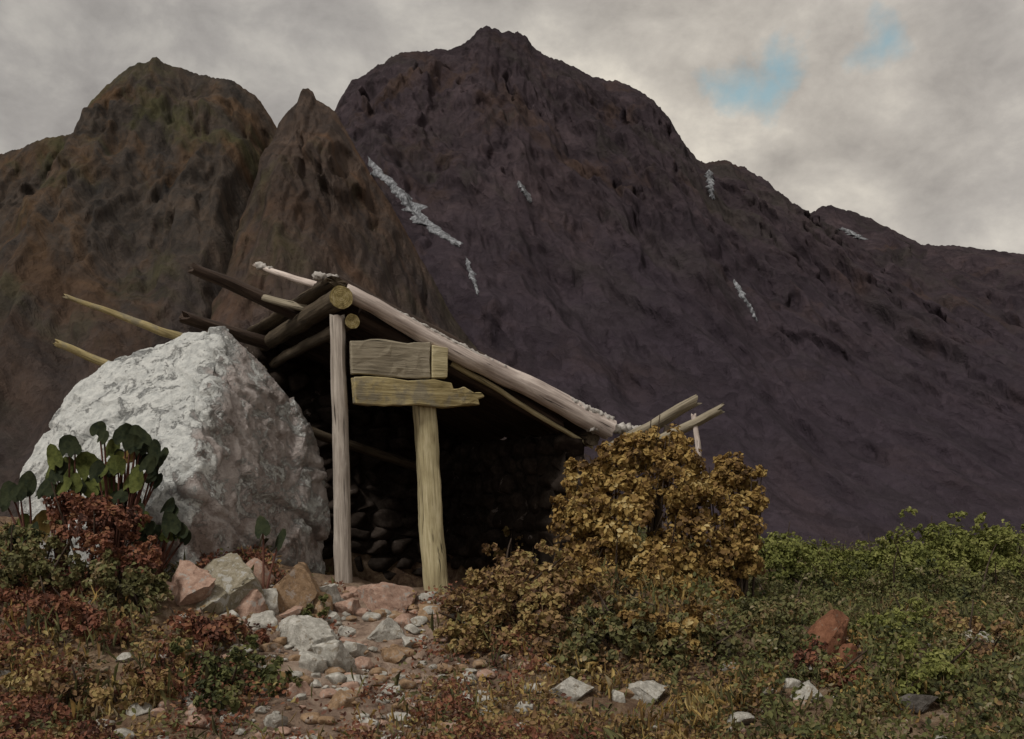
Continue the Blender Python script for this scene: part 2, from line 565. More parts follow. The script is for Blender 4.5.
def mountain(name, label, pts, Yr, Yf, mat, nu, nv, amp, shear, seed, freq, jag, spread=1.15, prof=1.35, dscal=1.0, fw=(0.46, 0.17, 0.07)):
    pts = np.array(pts, float)
    u = np.linspace(0, 1, nu)
    # arc-length-ish in px
    px = np.interp(u, np.linspace(0, 1, 400), np.interp(np.linspace(0, 1, 400), (pts[:, 0] - pts[0, 0]) / (pts[-1, 0] - pts[0, 0]), pts[:, 0]))
    py = np.interp(px, pts[:, 0], pts[:, 1])
    Xc = (px - CX) / F * Yr
    Zc = EYE + (HY - py) / F * Yr
    Zc = Zc + jag * 1.35 * (fbm(Xc * 0.055, 0 * Xc + seed, 0.0, 6, seed, 0.72))
    Yc = Yr + Yr * 0.035 * fbm(Xc * 6.0 / Yr, 0 * Xc, 5.5, 3, seed + 5)
    v = np.concatenate([-np.linspace(0.35, 0, 30)[:-1] , np.linspace(0, 1, nv) ** 1.15])
    U, V = np.meshgrid(np.arange(nu), v)
    xc, yc, zc = Xc[U], Yc[U], Zc[U]
    run = Yr - Yf
    vp = np.clip(V, 0, 1)
    back = np.clip(-V, 0, 1)
    z = -66 + (zc + 66) * (1 - vp) ** prof
    y = yc - vp * run
    y = y + back * run * 1.3
    z = z - back * (zc + 66) * 1.6
    x = xc * (1 + 0 * vp) + (xc - np.mean(Xc)) * vp * (spread - 1)
    # ribs and gullies running down the face
    s = (xc + shear * vp * run)
    k = freq / Yr
    warp = 0.35 * fbm(x * k * 0.8, z * k * 0.8, y * k * 0.4, 3, seed + 9)
    rb = ridged(s * k + warp, z * k * 0.22, seed * 1.7, 4, seed + 50, 0.55)
    rb2 = ridged(s * k * 2.7 + warp * 1.5, z * k * 0.9, seed * 0.7, 4, seed + 80, 0.55)
    fine = ridged(s * k * 6 + warp * 2, z * k * 3.0, y * k * 2.0, 4, seed + 120, 0.6) - 0.45
    env = (0.06 + 0.94 * sstep(0.0, 0.09, np.abs(V))) * (1 - 0.55 * sstep(0.45, 1.0, vp))
    small = sstep(0.0, 0.015, np.abs(V)) * 0.8 + 0.1
    wx = 0.5 * fbm(s * k * 3, z * k * 3, 2.2, 3, seed + 140)
    wy = 0.5 * fbm(s * k * 3, z * k * 3, 7.2, 3, seed + 150)
    f1 = facet(s * k * 3.2 + wx, z * k * 0.9 + wy, None, seed + 160)
    f2 = facet(s * k * 8.5 + wx * 1.6, z * k * 2.3 + wy * 1.6, None, seed + 170)
    f3 = facet(s * k * 20 + wx * 2.5, z * k * 6 + wy * 2.5, None, seed + 180)
    fenv = (0.12 + 0.88 * sstep(0.0, 0.06, np.abs(V))) * (1 - 0.72 * sstep(0.22, 0.58, vp))
    d = amp * (env * (0.9 * (rb - 0.42) + 0.32 * (rb2 - 0.42)) + small * 0.10 * fine * dscal + fenv * (fw[0] * f1 + (1 - 0.9 * sstep(0.35, 0.65, vp)) * (fw[1] * f2 + fw[2] * f3)))
    for _ in range(1):
        d[1:-1] = (d[:-2] + 2 * d[1:-1] + d[2:]) / 4
        d[:, 1:-1] = (d[:, :-2] + 2 * d[:, 1:-1] + d[:, 2:]) / 4
    y = y - d * 0.75
    z = z + d * 0.28 * env
    P = np.stack([x.ravel(), y.ravel(), z.ravel()], 1)
    n2 = len(v)
    i = np.arange(nu * n2).reshape(n2, nu)
    Fc = np.stack([i[:-1, :-1], i[1:, :-1], i[1:, 1:], i[:-1, 1:]], -1).reshape(-1, 4)
    o = link_mesh(name, P, Fc, mat, smooth=True)
    tag(o, label, None, None, 'structure')
    MTN.append(o)
    return o


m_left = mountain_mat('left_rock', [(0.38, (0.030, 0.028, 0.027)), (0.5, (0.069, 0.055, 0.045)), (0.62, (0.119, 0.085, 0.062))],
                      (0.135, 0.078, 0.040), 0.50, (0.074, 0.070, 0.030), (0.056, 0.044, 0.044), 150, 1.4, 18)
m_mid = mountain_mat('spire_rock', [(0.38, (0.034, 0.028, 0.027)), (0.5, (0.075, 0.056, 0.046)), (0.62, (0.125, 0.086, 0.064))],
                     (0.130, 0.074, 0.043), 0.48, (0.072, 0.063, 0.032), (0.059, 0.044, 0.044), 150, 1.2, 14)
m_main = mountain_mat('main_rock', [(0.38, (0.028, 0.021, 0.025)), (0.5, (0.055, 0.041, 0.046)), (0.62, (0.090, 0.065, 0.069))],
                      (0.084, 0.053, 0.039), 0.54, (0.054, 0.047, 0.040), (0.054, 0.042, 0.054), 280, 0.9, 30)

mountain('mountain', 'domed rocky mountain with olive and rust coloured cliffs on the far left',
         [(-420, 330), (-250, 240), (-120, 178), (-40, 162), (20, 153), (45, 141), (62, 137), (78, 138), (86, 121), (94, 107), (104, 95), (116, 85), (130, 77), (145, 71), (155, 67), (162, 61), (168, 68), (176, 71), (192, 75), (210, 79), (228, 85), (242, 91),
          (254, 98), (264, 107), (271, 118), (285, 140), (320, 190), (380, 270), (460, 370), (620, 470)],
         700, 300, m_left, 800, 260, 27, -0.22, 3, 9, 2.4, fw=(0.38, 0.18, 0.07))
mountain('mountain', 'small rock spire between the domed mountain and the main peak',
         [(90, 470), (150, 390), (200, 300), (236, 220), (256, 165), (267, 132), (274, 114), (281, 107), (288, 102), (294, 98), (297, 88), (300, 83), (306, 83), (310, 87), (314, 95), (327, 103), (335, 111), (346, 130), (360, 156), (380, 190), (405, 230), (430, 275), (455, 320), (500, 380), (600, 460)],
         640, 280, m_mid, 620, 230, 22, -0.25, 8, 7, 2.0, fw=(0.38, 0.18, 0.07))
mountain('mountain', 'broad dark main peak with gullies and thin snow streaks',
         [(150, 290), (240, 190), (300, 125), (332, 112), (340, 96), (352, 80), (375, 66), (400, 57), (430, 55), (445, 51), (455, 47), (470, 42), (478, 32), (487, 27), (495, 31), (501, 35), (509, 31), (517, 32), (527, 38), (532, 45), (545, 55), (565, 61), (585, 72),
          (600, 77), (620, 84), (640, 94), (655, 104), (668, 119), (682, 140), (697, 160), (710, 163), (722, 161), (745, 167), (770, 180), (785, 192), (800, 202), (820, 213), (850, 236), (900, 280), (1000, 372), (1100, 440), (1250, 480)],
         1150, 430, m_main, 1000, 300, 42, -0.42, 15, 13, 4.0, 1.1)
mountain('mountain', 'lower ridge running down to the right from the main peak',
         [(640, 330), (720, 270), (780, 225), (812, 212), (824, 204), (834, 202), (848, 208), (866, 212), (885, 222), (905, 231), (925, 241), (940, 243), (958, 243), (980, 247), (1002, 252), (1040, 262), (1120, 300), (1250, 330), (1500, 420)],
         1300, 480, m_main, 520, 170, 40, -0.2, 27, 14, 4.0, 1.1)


# snow streaks lying in the gullies, laid on the rock by dropping them along sight lines
def snow_mat():
    m, t, b = new_mat('old_snow', 0.8, 0.2)
    tc = t.n('ShaderNodeTexCoord')
    n = t.noise(tc.outputs['Object'], 0.25, 6, 0.7)
    c = t.ramp(n.outputs['Fac'], [(0.40, (0.085, 0.085, 0.09)), (0.5, (0.175, 0.18, 0.19)), (0.62, (0.33, 0.34, 0.355))])
    t.link(c, b.inputs['Base Color'])
    bump(t, b, n.outputs['Fac'], 0.6, 1.0)
    return m


SNOW = snow_mat()
bpy.context.view_layer.update()
DG = bpy.context.evaluated_depsgraph_get()
from mathutils.bvhtree import BVHTree
BV = []
for o in MTN:
    BV.append(BVHTree.FromObject(o, DG))


def mtn_hit(px, py):
    dirv = Vector(((px - CX) / F, 1.0, (HY - py) / F)).normalized()
    best = None
    for t in BV:
        h = t.ray_cast(Vector((0, 0, EYE)), dirv)
        if h[0] is not None and (best is None or h[3] < best[3]):
            best = h
    return best


def snow_patch(label, line, widths, seed):
    line = np.array(line, float)
    n, m = 120, 17
    tt = np.linspace(0, 1, n)
    seg = np.concatenate([[0], np.cumsum(np.hypot(*np.diff(line, axis=0).T))])
    seg /= seg[-1]
    lx, ly = np.interp(tt, seg, line[:, 0]), np.interp(tt, seg, line[:, 1])
    w = np.interp(tt, np.linspace(0, 1, len(widths)), widths) * np.minimum(1, np.minimum(tt, 1 - tt) * 9 + 0.05)
    lx = lx + 1.5 * fbm(tt * 7, tt * 0 + seed, 0.0, 3, seed)
    wl = w * (0.55 + 1.5 * np.abs(fbm(tt * 8, tt * 0 + seed * 3.1, 0.0, 3, seed + 1, 0.45)))
    wr = w * (0.55 + 1.5 * np.abs(fbm(tt * 8, tt * 0 + seed * 5.7, 0.0, 3, seed + 2, 0.45)))
    V, ok = [], []
    for i in range(n):
        for jj in range(m):
            q = jj / (m - 1) * 2 - 1
            hit = mtn_hit(lx[i] + (wl[i] if q < 0 else wr[i]) * q * 0.85, ly[i] + 0.2 * w[i] * q)
            nn = hit[1] if hit[1].y < 0 else -hit[1]
            lift = 2.6 * (1 - abs(q) ** 3) - 1.0
            V.append(hit[0] + Vector((0, -1, 0.5)).normalized() * lift + nn * 0.3)
    Fc = [(i * m + j, i * m + j + 1, (i + 1) * m + j + 1, (i + 1) * m + j) for i in range(n - 1) for j in range(m - 1)
          if (V[i * m + j] - V[(i + 1) * m + j + 1]).length < 150]
    o = link_mesh('snow_patch', V, Fc, SNOW, smooth=True)
    tag(o, label, 'snow patch', 'old snow left in the mountain gullies')


snow_patch('longest pale snow streak in the gully between rock spire and main peak',
           [(368, 157), (378, 172), (395, 188), (412, 208), (430, 226), (446, 238), (460, 248)], [4, 10, 14, 16, 17, 19, 11], 1)
snow_patch('short faint snow streak below the end of the longest streak', [(466, 258), (472, 276), (478, 296)], [3, 5, 2], 2)
snow_patch('thin snow streak just under the notch of the right skyline', [(709, 170), (710, 182), (713, 200)], [6, 5, 3], 3)
snow_patch('lowest thin snow thread on the right part of the main peak', [(734, 280), (743, 296), (752, 310), (757, 322)], [5, 5, 3.5, 2], 4)
snow_patch('small snow patch beneath the top of the lower right ridge', [(842, 228), (851, 234), (862, 240)], [6, 10, 5], 5)
snow_patch('tiny snow fleck in the middle of the main peak face', [(518, 182), (526, 194), (531, 203)], [3, 6, 3], 6)


# ------------------------------------------------------------------ rocks
def ico(sub):
    bm = bmesh.new()
    bmesh.ops.create_icosphere(bm, subdivisions=sub, radius=1.0)
    V = np.array([v.co[:] for v in bm.verts])
    Fc = np.array([[l.vert.index for l in f.loops] for f in bm.faces])
    bm.free()
    return V, Fc


ICO4, ICO3, ICO2 = ico(5), ico(4), ico(3)


def rock_geo(size, seed, base=ICO3, cuts=9, rough=0.06, lo=0.5, hi=0.82):
    r = np.random.default_rng(seed)
    V = base[0].copy()
    for _ in range(cuts):
        n = r.normal(size=3)
        n /= np.linalg.norm(n)
        d = r.uniform(lo, hi)
        s = V @ n
        V = V - np.outer(np.maximum(s - d, 0), n)
    q = V * 1.7 + seed
    V = V * (1 + rough * 1.6 * fbm(q[:, 0], q[:, 1], q[:, 2], 4, seed)[:, None])
    if len(V) > 500:
        V = V * (1 + 0.05 * facet(q[:, 0] * 1.9, q[:, 1] * 1.9, q[:, 2] * 1.9, seed) + 0.022 * facet(q[:, 0] * 5, q[:, 1] * 5, q[:, 2] * 5, seed + 1))[:, None]
    ext = (V.max(0) - V.min(0)) / 2
    V = (V - (V.max(0) + V.min(0)) / 2) / ext
    return V * np.array(size), base[1]


R_PALE = rock_mat('pale_stone', (0.192, 0.178, 0.156), (0.360, 0.342, 0.300), (0.552, 0.528, 0.480), (0.240, 0.204, 0.156), 0.57, scale=4.5, bumpd=0.012)
R_PINK = rock_mat('pink_stone', (0.19, 0.12, 0.09), (0.34, 0.22, 0.165), (0.46, 0.33, 0.26), (0.32, 0.29, 0.26), 0.56, scale=4.5, bumpd=0.012)
R_ORANGE = rock_mat('orange_stone', (0.13, 0.085, 0.055), (0.26, 0.17, 0.10), (0.36, 0.25, 0.16), (0.30, 0.25, 0.21), 0.55, scale=4.5, bumpd=0.012)
R_YEL = rock_mat('yellowish_stone', (0.13, 0.115, 0.085), (0.235, 0.205, 0.145), (0.34, 0.31, 0.25), (0.36, 0.35, 0.32), 0.54, scale=4.5, bumpd=0.012)
R_RED = rock_mat('red_stone', (0.09, 0.04, 0.024), (0.17, 0.075, 0.042), (0.23, 0.11, 0.065), (0.20, 0.16, 0.12), 0.6, scale=4.5, bumpd=0.012)
R_WALL = rock_mat('shaded_stone', (0.016, 0.011, 0.008), (0.036, 0.028, 0.023), (0.070, 0.055, 0.046), (0.234, 0.193, 0.170), 0.62, 0.9)  # shade inside the shelter put into the near-black stone colour
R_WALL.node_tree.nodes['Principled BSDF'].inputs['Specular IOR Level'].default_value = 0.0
R_DARK = rock_mat('dark_stone', (0.05, 0.043, 0.038), (0.10, 0.09, 0.08), (0.17, 0.155, 0.14), scale=4.5, bumpd=0.012)


STONE_SPOTS = []


def stone(label, px, py, w, h, mat, seed, deep=1.0, cat='stone', rz=None, name='stone', sub=ICO3, group='stones scattered on the slope', rough=0.06):
    """px,py: middle of the visible stone, w,h: its visible size in pixels"""
    g = ground_at(px, py + h * 0.42)
    k = g.y / F
    sz = (w * k / 2, w * k / 2 * deep, h * k / 2 * 1.35)
    V, Fc = rock_geo(sz, seed, ICO4 if w > 40 else sub, 15, rough, 0.42, 0.78)
    STONE_SPOTS.append((g.x, g.y, w * k / 2))
    a = random.uniform(-0.35, 0.35) if rz is None else rz
    M = Matrix.Translation(g + Vector((0, sz[1] * 0.6, sz[2] * 0.30))) @ Matrix.Rotation(a, 4, 'Z')
    o = link_mesh(name, V, Fc, mat, smooth=False, matrix=M)
    o.data.polygons.foreach_set('use_smooth', np.ones(len(o.data.polygons), dtype=bool))
    o.data.set_sharp_from_angle(angle=math.radians(32))
    tag(o, label, cat, group)
    return o


# the great whitish boulder
def build_boulder():
    Yc = 8.1
    front = [(22, 470, 7.9), (28, 500, 7.8), (40, 436, 8.05), (76, 386, 8.25), (112, 357, 8.4), (150, 345, 8.45), (182, 340, 8.35), (206, 333, 8.3), (221, 328, 8.2), (234, 338, 8.25), (268, 368, 8.4), (298, 406, 8.5),
             (314, 446, 8.6), (329, 484, 8.6), (333, 525, 8.6), (326, 580, 8.6), (20, 540, 7.8), (30, 585, 7.8),
             (208, 400, 7.62), (196, 470, 7.25), (186, 540, 7.12), (182, 600, 7.1), (122, 440, 7.5), (100, 560, 7.3), (285, 600, 8.0), (252, 392, 8.05)]
    pts = [at(*p) for p in front]
    back = [(-3.6, 9.6, 1.5), (-3.3, 9.9, 2.1), (-2.6, 10.0, 2.2), (-2.2, 9.6, 1.8), (-2.1, 9.5, 0.2), (-3.7, 9.6, 0.2), (-2.9, 10.2, 0.3), (-3.9, 8.9, 1.2)]
    pts += [Vector(p) for p in back]
    bm = bmesh.new()
    for p in pts:
        bm.verts.new(p)
    bmesh.ops.convex_hull(bm, input=list(bm.verts))
    loose = [v for v in bm.verts if not v.link_faces]
    bmesh.ops.delete(bm, geom=loose, context='VERTS')
    me = bpy.data.meshes.new('hull')
    bm.to_mesh(me)
    bm.free()
    tmp = bpy.data.objects.new('hull', me)
    COL.objects.link(tmp)
    md = tmp.modifiers.new('r', 'REMESH')
    md.mode = 'VOXEL'
    md.voxel_size = 0.02
    sm = tmp.modifiers.new('s', 'SMOOTH')
    sm.factor = 0.5
    sm.iterations = 3
    bpy.context.view_layer.update()
    ev = tmp.evaluated_get(bpy.context.evaluated_depsgraph_get())
    m2 = ev.to_mesh()
    n = len(m2.vertices)
    V = np.empty(n * 3)
    m2.vertices.foreach_get('co', V)
    V = V.reshape(-1, 3)
    N = np.empty(n * 3)
    m2.vertices.foreach_get('normal', N)
    N = N.reshape(-1, 3)
    Fc = [tuple(p.vertices) for p in m2.polygons]
    ev.to_mesh_clear()
    bpy.data.objects.remove(tmp)
    q = V * 1.0
    d = 0.022 * fbm(q[:, 0] * 1.6, q[:, 1] * 1.6, q[:, 2] * 1.6, 4, 61)
    d += 0.012 * ridged(q[:, 0] * 3.1 + 0.6 * q[:, 2], q[:, 1] * 3.1, q[:, 2] * 2.2, 4, 71)
    d += 0.012 * fbm(q[:, 0] * 9, q[:, 1] * 11, q[:, 2] * 11, 4, 81, 0.6)
    w1 = 0.25 * fbm(q[:, 0] * 2.2, q[:, 1] * 2.2, q[:, 2] * 2.2, 3, 95)
    d += 0.060 * facet(q[:, 0] * 1.7 + w1, q[:, 1] * 1.7 + w1, q[:, 2] * 1.7 - w1, 96)
    d += 0.022 * facet(q[:, 0] * 4.3 + w1 * 2, q[:, 1] * 4.3, q[:, 2] * 4.3 + w1 * 2, 97)
    d += 0.008 * facet(q[:, 0] * 11 + w1 * 3, q[:, 1] * 11, q[:, 2] * 11 + w1 * 3, 98)
    # steps and diagonal cracks down the right flank
    s = q[:, 0] * 0.75 + q[:, 2] * 0.62 + 0.12 * fbm(q[:, 0] * 2, q[:, 1] * 2, q[:, 2] * 2, 3, 91)
    for c, wdt, dep in ((-0.62, 0.022, 0.075), (-0.30, 0.02, 0.055), (-0.95, 0.02, 0.05), (-0.05, 0.018, 0.05)):
        fade = sstep(-2.9, -2.3, q[:, 0])
        d -= dep * np.exp(-((s - c) / wdt) ** 2) * fade
        d -= dep * 0.55 * sstep(c, c - 0.06, s) * sstep(c - 0.35, c - 0.06, s) * fade
    V = V + N * d[:, None]
    org = Vector((-2.75, 8.3, 0.7))
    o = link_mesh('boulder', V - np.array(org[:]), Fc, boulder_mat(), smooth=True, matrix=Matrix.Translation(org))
    tag(o, 'huge whitish lichen covered boulder beside the wooden shelter', 'boulder')


build_boulder()


# ------------------------------------------------------------------ timber
def axis_matrix(A, B, roll=0.0):
    z = (B - A).normalized()
    ref = Vector((0, 0, 1)) if abs(z.z) < 0.9 else Vector((0, -1, 0))
    x = ref.cross(z).normalized()
    y = z.cross(x)
    M = Matrix((x, y, z)).transposed().to_4x4()
    return Matrix.Translation(A) @ M @ Matrix.Rotation(roll, 4, 'Z')


def log_geo(L, r0, r1, seed, sides=14, seg=0.05, wob=0.02, flat=1.0, square=0.0, ends=0.03):
    n = max(4, int(L / seg))
    r = np.random.default_rng(seed)
    V, Fc = [], []
    for i in range(n + 1):
        t = i / n
        rad = r0 + (r1 - r0) * t
        cx = wob * float(fbm(np.array([t * L * 1.3]), np.array([seed * 1.0]), 0.3, 3, seed)[0])
        cy = wob * float(fbm(np.array([t * L * 1.3]), np.array([seed + 40.0]), 0.3, 3, seed)[0])
        a = np.arange(sides) / sides * 2 * np.pi
        k = 1 + 0.10 * fbm(np.cos(a) * 1.5, np.sin(a) * 1.5, t * L * 2.5, 3, seed + 3)
        k = k + 0.06 * fbm(np.cos(a) * 6, np.sin(a) * 6, t * L * 1.2, 2, seed + 9)
        if square:
            k = k * ((1 - square) + square * 0.92 / np.maximum(np.abs(np.cos(a)), np.abs(np.sin(a))))
        z = t * L + 0 * a
        if i == 0:
            z = z - ends * r.uniform(-0.3, 1, sides)
        if i == n:
            z = z + ends * r.uniform(-0.3, 1, sides)
        V.append(np.stack([cx + np.cos(a) * rad * k, cy + np.sin(a) * rad * k * flat, z], 1))
    V = np.concatenate(V)
    for i in range(n):
        for j in range(sides):
            j2 = (j + 1) % sides
            Fc.append((i * sides + j, i * sides + j2, (i + 1) * sides + j2, (i + 1) * sides + j))
    c0, c1 = len(V), len(V) + 1
    V = np.concatenate([V, [V[:sides].mean(0)], [V[n * sides:(n + 1) * sides].mean(0)]])
    for j in range(sides):
        j2 = (j + 1) % sides
        Fc.append((c0, j2, j))
        Fc.append((c1, n * sides + j, n * sides + j2))
    return V, Fc


def log(name, A, B, r0, r1, mat, parent, seed, **kw):
    roll = kw.pop('roll', 0.0)
    lab = kw.pop('label', None)
    V, Fc = log_geo((B - A).length, r0, r1, seed, **kw)
    o = link_mesh(name, V, Fc, mat, parent, smooth=True, matrix=axis_matrix(A, B, roll))
    try:
        o.data.set_sharp_from_angle(angle=math.radians(50))
    except Exception:
        pass
    if lab:
        o['label'] = lab
    return o


def board(name, outline, thick, mat, parent, origin, ex, ez, seed, label=None):
    """a sawn plank from an outline in the plane (ex, ez), extruded along the normal; edges worn and uneven; local Z along ex"""
    ny = ex.cross(ez).normalized()
    M = Matrix((ez, ny, ex)).transposed().to_4x4()
    M = Matrix.Translation(origin) @ M
    bm = bmesh.new()
    vs = [bm.verts.new((q[1], 0, q[0])) for q in outline]
    f = bm.faces.new(vs)
    ret = bmesh.ops.extrude_face_region(bm, geom=[f])
    bmesh.ops.translate(bm, vec=(0, thick, 0), verts=[g for g in ret['geom'] if isinstance(g, bmesh.types.BMVert)])
    bmesh.ops.recalc_face_normals(bm, faces=bm.faces)
    bmesh.ops.bevel(bm, geom=list(bm.edges), offset=min(0.008, thick * 0.2), segments=1, affect='EDGES')
    bmesh.ops.triangulate(bm, faces=bm.faces)
    for _ in range(4):
        lg = [e for e in bm.edges if e.calc_length() > 0.07]
        if not lg:
            break
        bmesh.ops.subdivide_edges(bm, edges=lg, cuts=1)
    bmesh.ops.triangulate(bm, faces=bm.faces)
    co = np.array([v.co[:] for v in bm.verts])
    dx = 0.016 * fbm(co[:, 2] * 5, co[:, 0] * 14, co[:, 1] * 10, 3, seed)
    dy = 0.013 * fbm(co[:, 2] * 3, co[:, 0] * 18, 3.0, 3, seed + 4)
    for v, a, b in zip(bm.verts, dx, dy):
        v.co.x += a
        v.co.y += b
    me_v = [v.co[:] for v in bm.verts]
    bm.verts.index_update()
    fc = [tuple(l.vert.index for l in f.loops) for f in bm.faces]
    bm.free()
    o = link_mesh(name, me_v, fc, mat, parent, smooth=False, matrix=M)
    if label:
        o['label'] = label
    return o


W_GREY = wood_mat('grey_wood', (0.187, 0.158, 0.134), (0.374, 0.325, 0.278), (0.589, 0.528, 0.456))
W_OLIVE = wood_mat('olive_wood', (0.211, 0.174, 0.095), (0.427, 0.364, 0.214), (0.655, 0.582, 0.382))
W_YEL = wood_mat('yellow_wood', (0.156, 0.120, 0.054), (0.336, 0.270, 0.132), (0.480, 0.402, 0.228), (0.204, 0.180, 0.132))
W_BOARD = wood_mat('brown_board', (0.148, 0.125, 0.091), (0.278, 0.240, 0.174), (0.418, 0.366, 0.278))
W_PINK = wood_mat('pale_barked_wood', (0.243, 0.194, 0.170), (0.518, 0.437, 0.389), (0.800, 0.713, 0.640))
W_DARK = wood_mat('dark_wood', (0.024, 0.016, 0.012), (0.048, 0.032, 0.024), (0.090, 0.063, 0.046))
W_BROWN = wood_mat('brown_log', (0.035, 0.026, 0.017), (0.075, 0.056, 0.036), (0.12, 0.095, 0.065))
CRUST = rock_mat('pale_crust', (0.28, 0.25, 0.225), (0.44, 0.41, 0.375), (0.60, 0.57, 0.53), scale=3.0)

ANG = math.radians(26)
def end_mat():
    m, t, b = new_mat('end_grain', 0.9)
    tc = t.n('ShaderNodeTexCoord')
    n = t.noise(tc.outputs['Object'], 22.0, 5, 0.65)
    xy = t.n('ShaderNodeVectorMath', operation='MULTIPLY', ins={0: tc.outputs['Object'], 1: (1, 1, 0)})
    ln = t.n('ShaderNodeVectorMath', operation='LENGTH', ins={0: xy.outputs[0]})
    ring = t.math('SINE', t.math('MULTIPLY', t.math('ADD', ln.outputs['Value'], t.math('MULTIPLY', n.outputs['Fac'], 0.03)), 420.0))
    c = t.ramp(n.outputs['Fac'], [(0.36, (0.13, 0.098, 0.04)), (0.5, (0.30, 0.24, 0.10)), (0.64, (0.42, 0.35, 0.19))])
    c = t.mix(t.math('MULTIPLY', t.math('ADD', ring, 1.0), 0.16), c, (0.10, 0.07, 0.03))
    t.link(c, b.inputs['Base Color'])
    bump(t, b, ring, 0.3, 0.004)
    return m


W_END = end_mat()
AX = Vector((-math.sin(ANG), math.cos(ANG), 0))    # along the ridge, away from us
BX = Vector((math.cos(ANG), math.sin(ANG), 0))     # across the front, down the roof
P0 = at(338, 292, 8.0)


def on_front(px, py, off=0.0):
    """point of the front plane of the shelter seen at a pixel; off moves it towards the viewer"""
    p0 = P0 - AX * off
    d = Vector(((px - CX) / F, 1.0, (HY - py) / F))
    o = Vector((0, 0, EYE))
    t = (p0 - o).dot(AX) / d.dot(AX)
    return o + d * t


EAVE = on_front(606, 434)
SLOPE = (EAVE - P0)
RUN = SLOPE.length
SDN = SLOPE.normalized()
SUP = SDN.cross(AX).normalized()
if SUP.z < 0:
    SUP = -SUP
DEPTH = 3.0


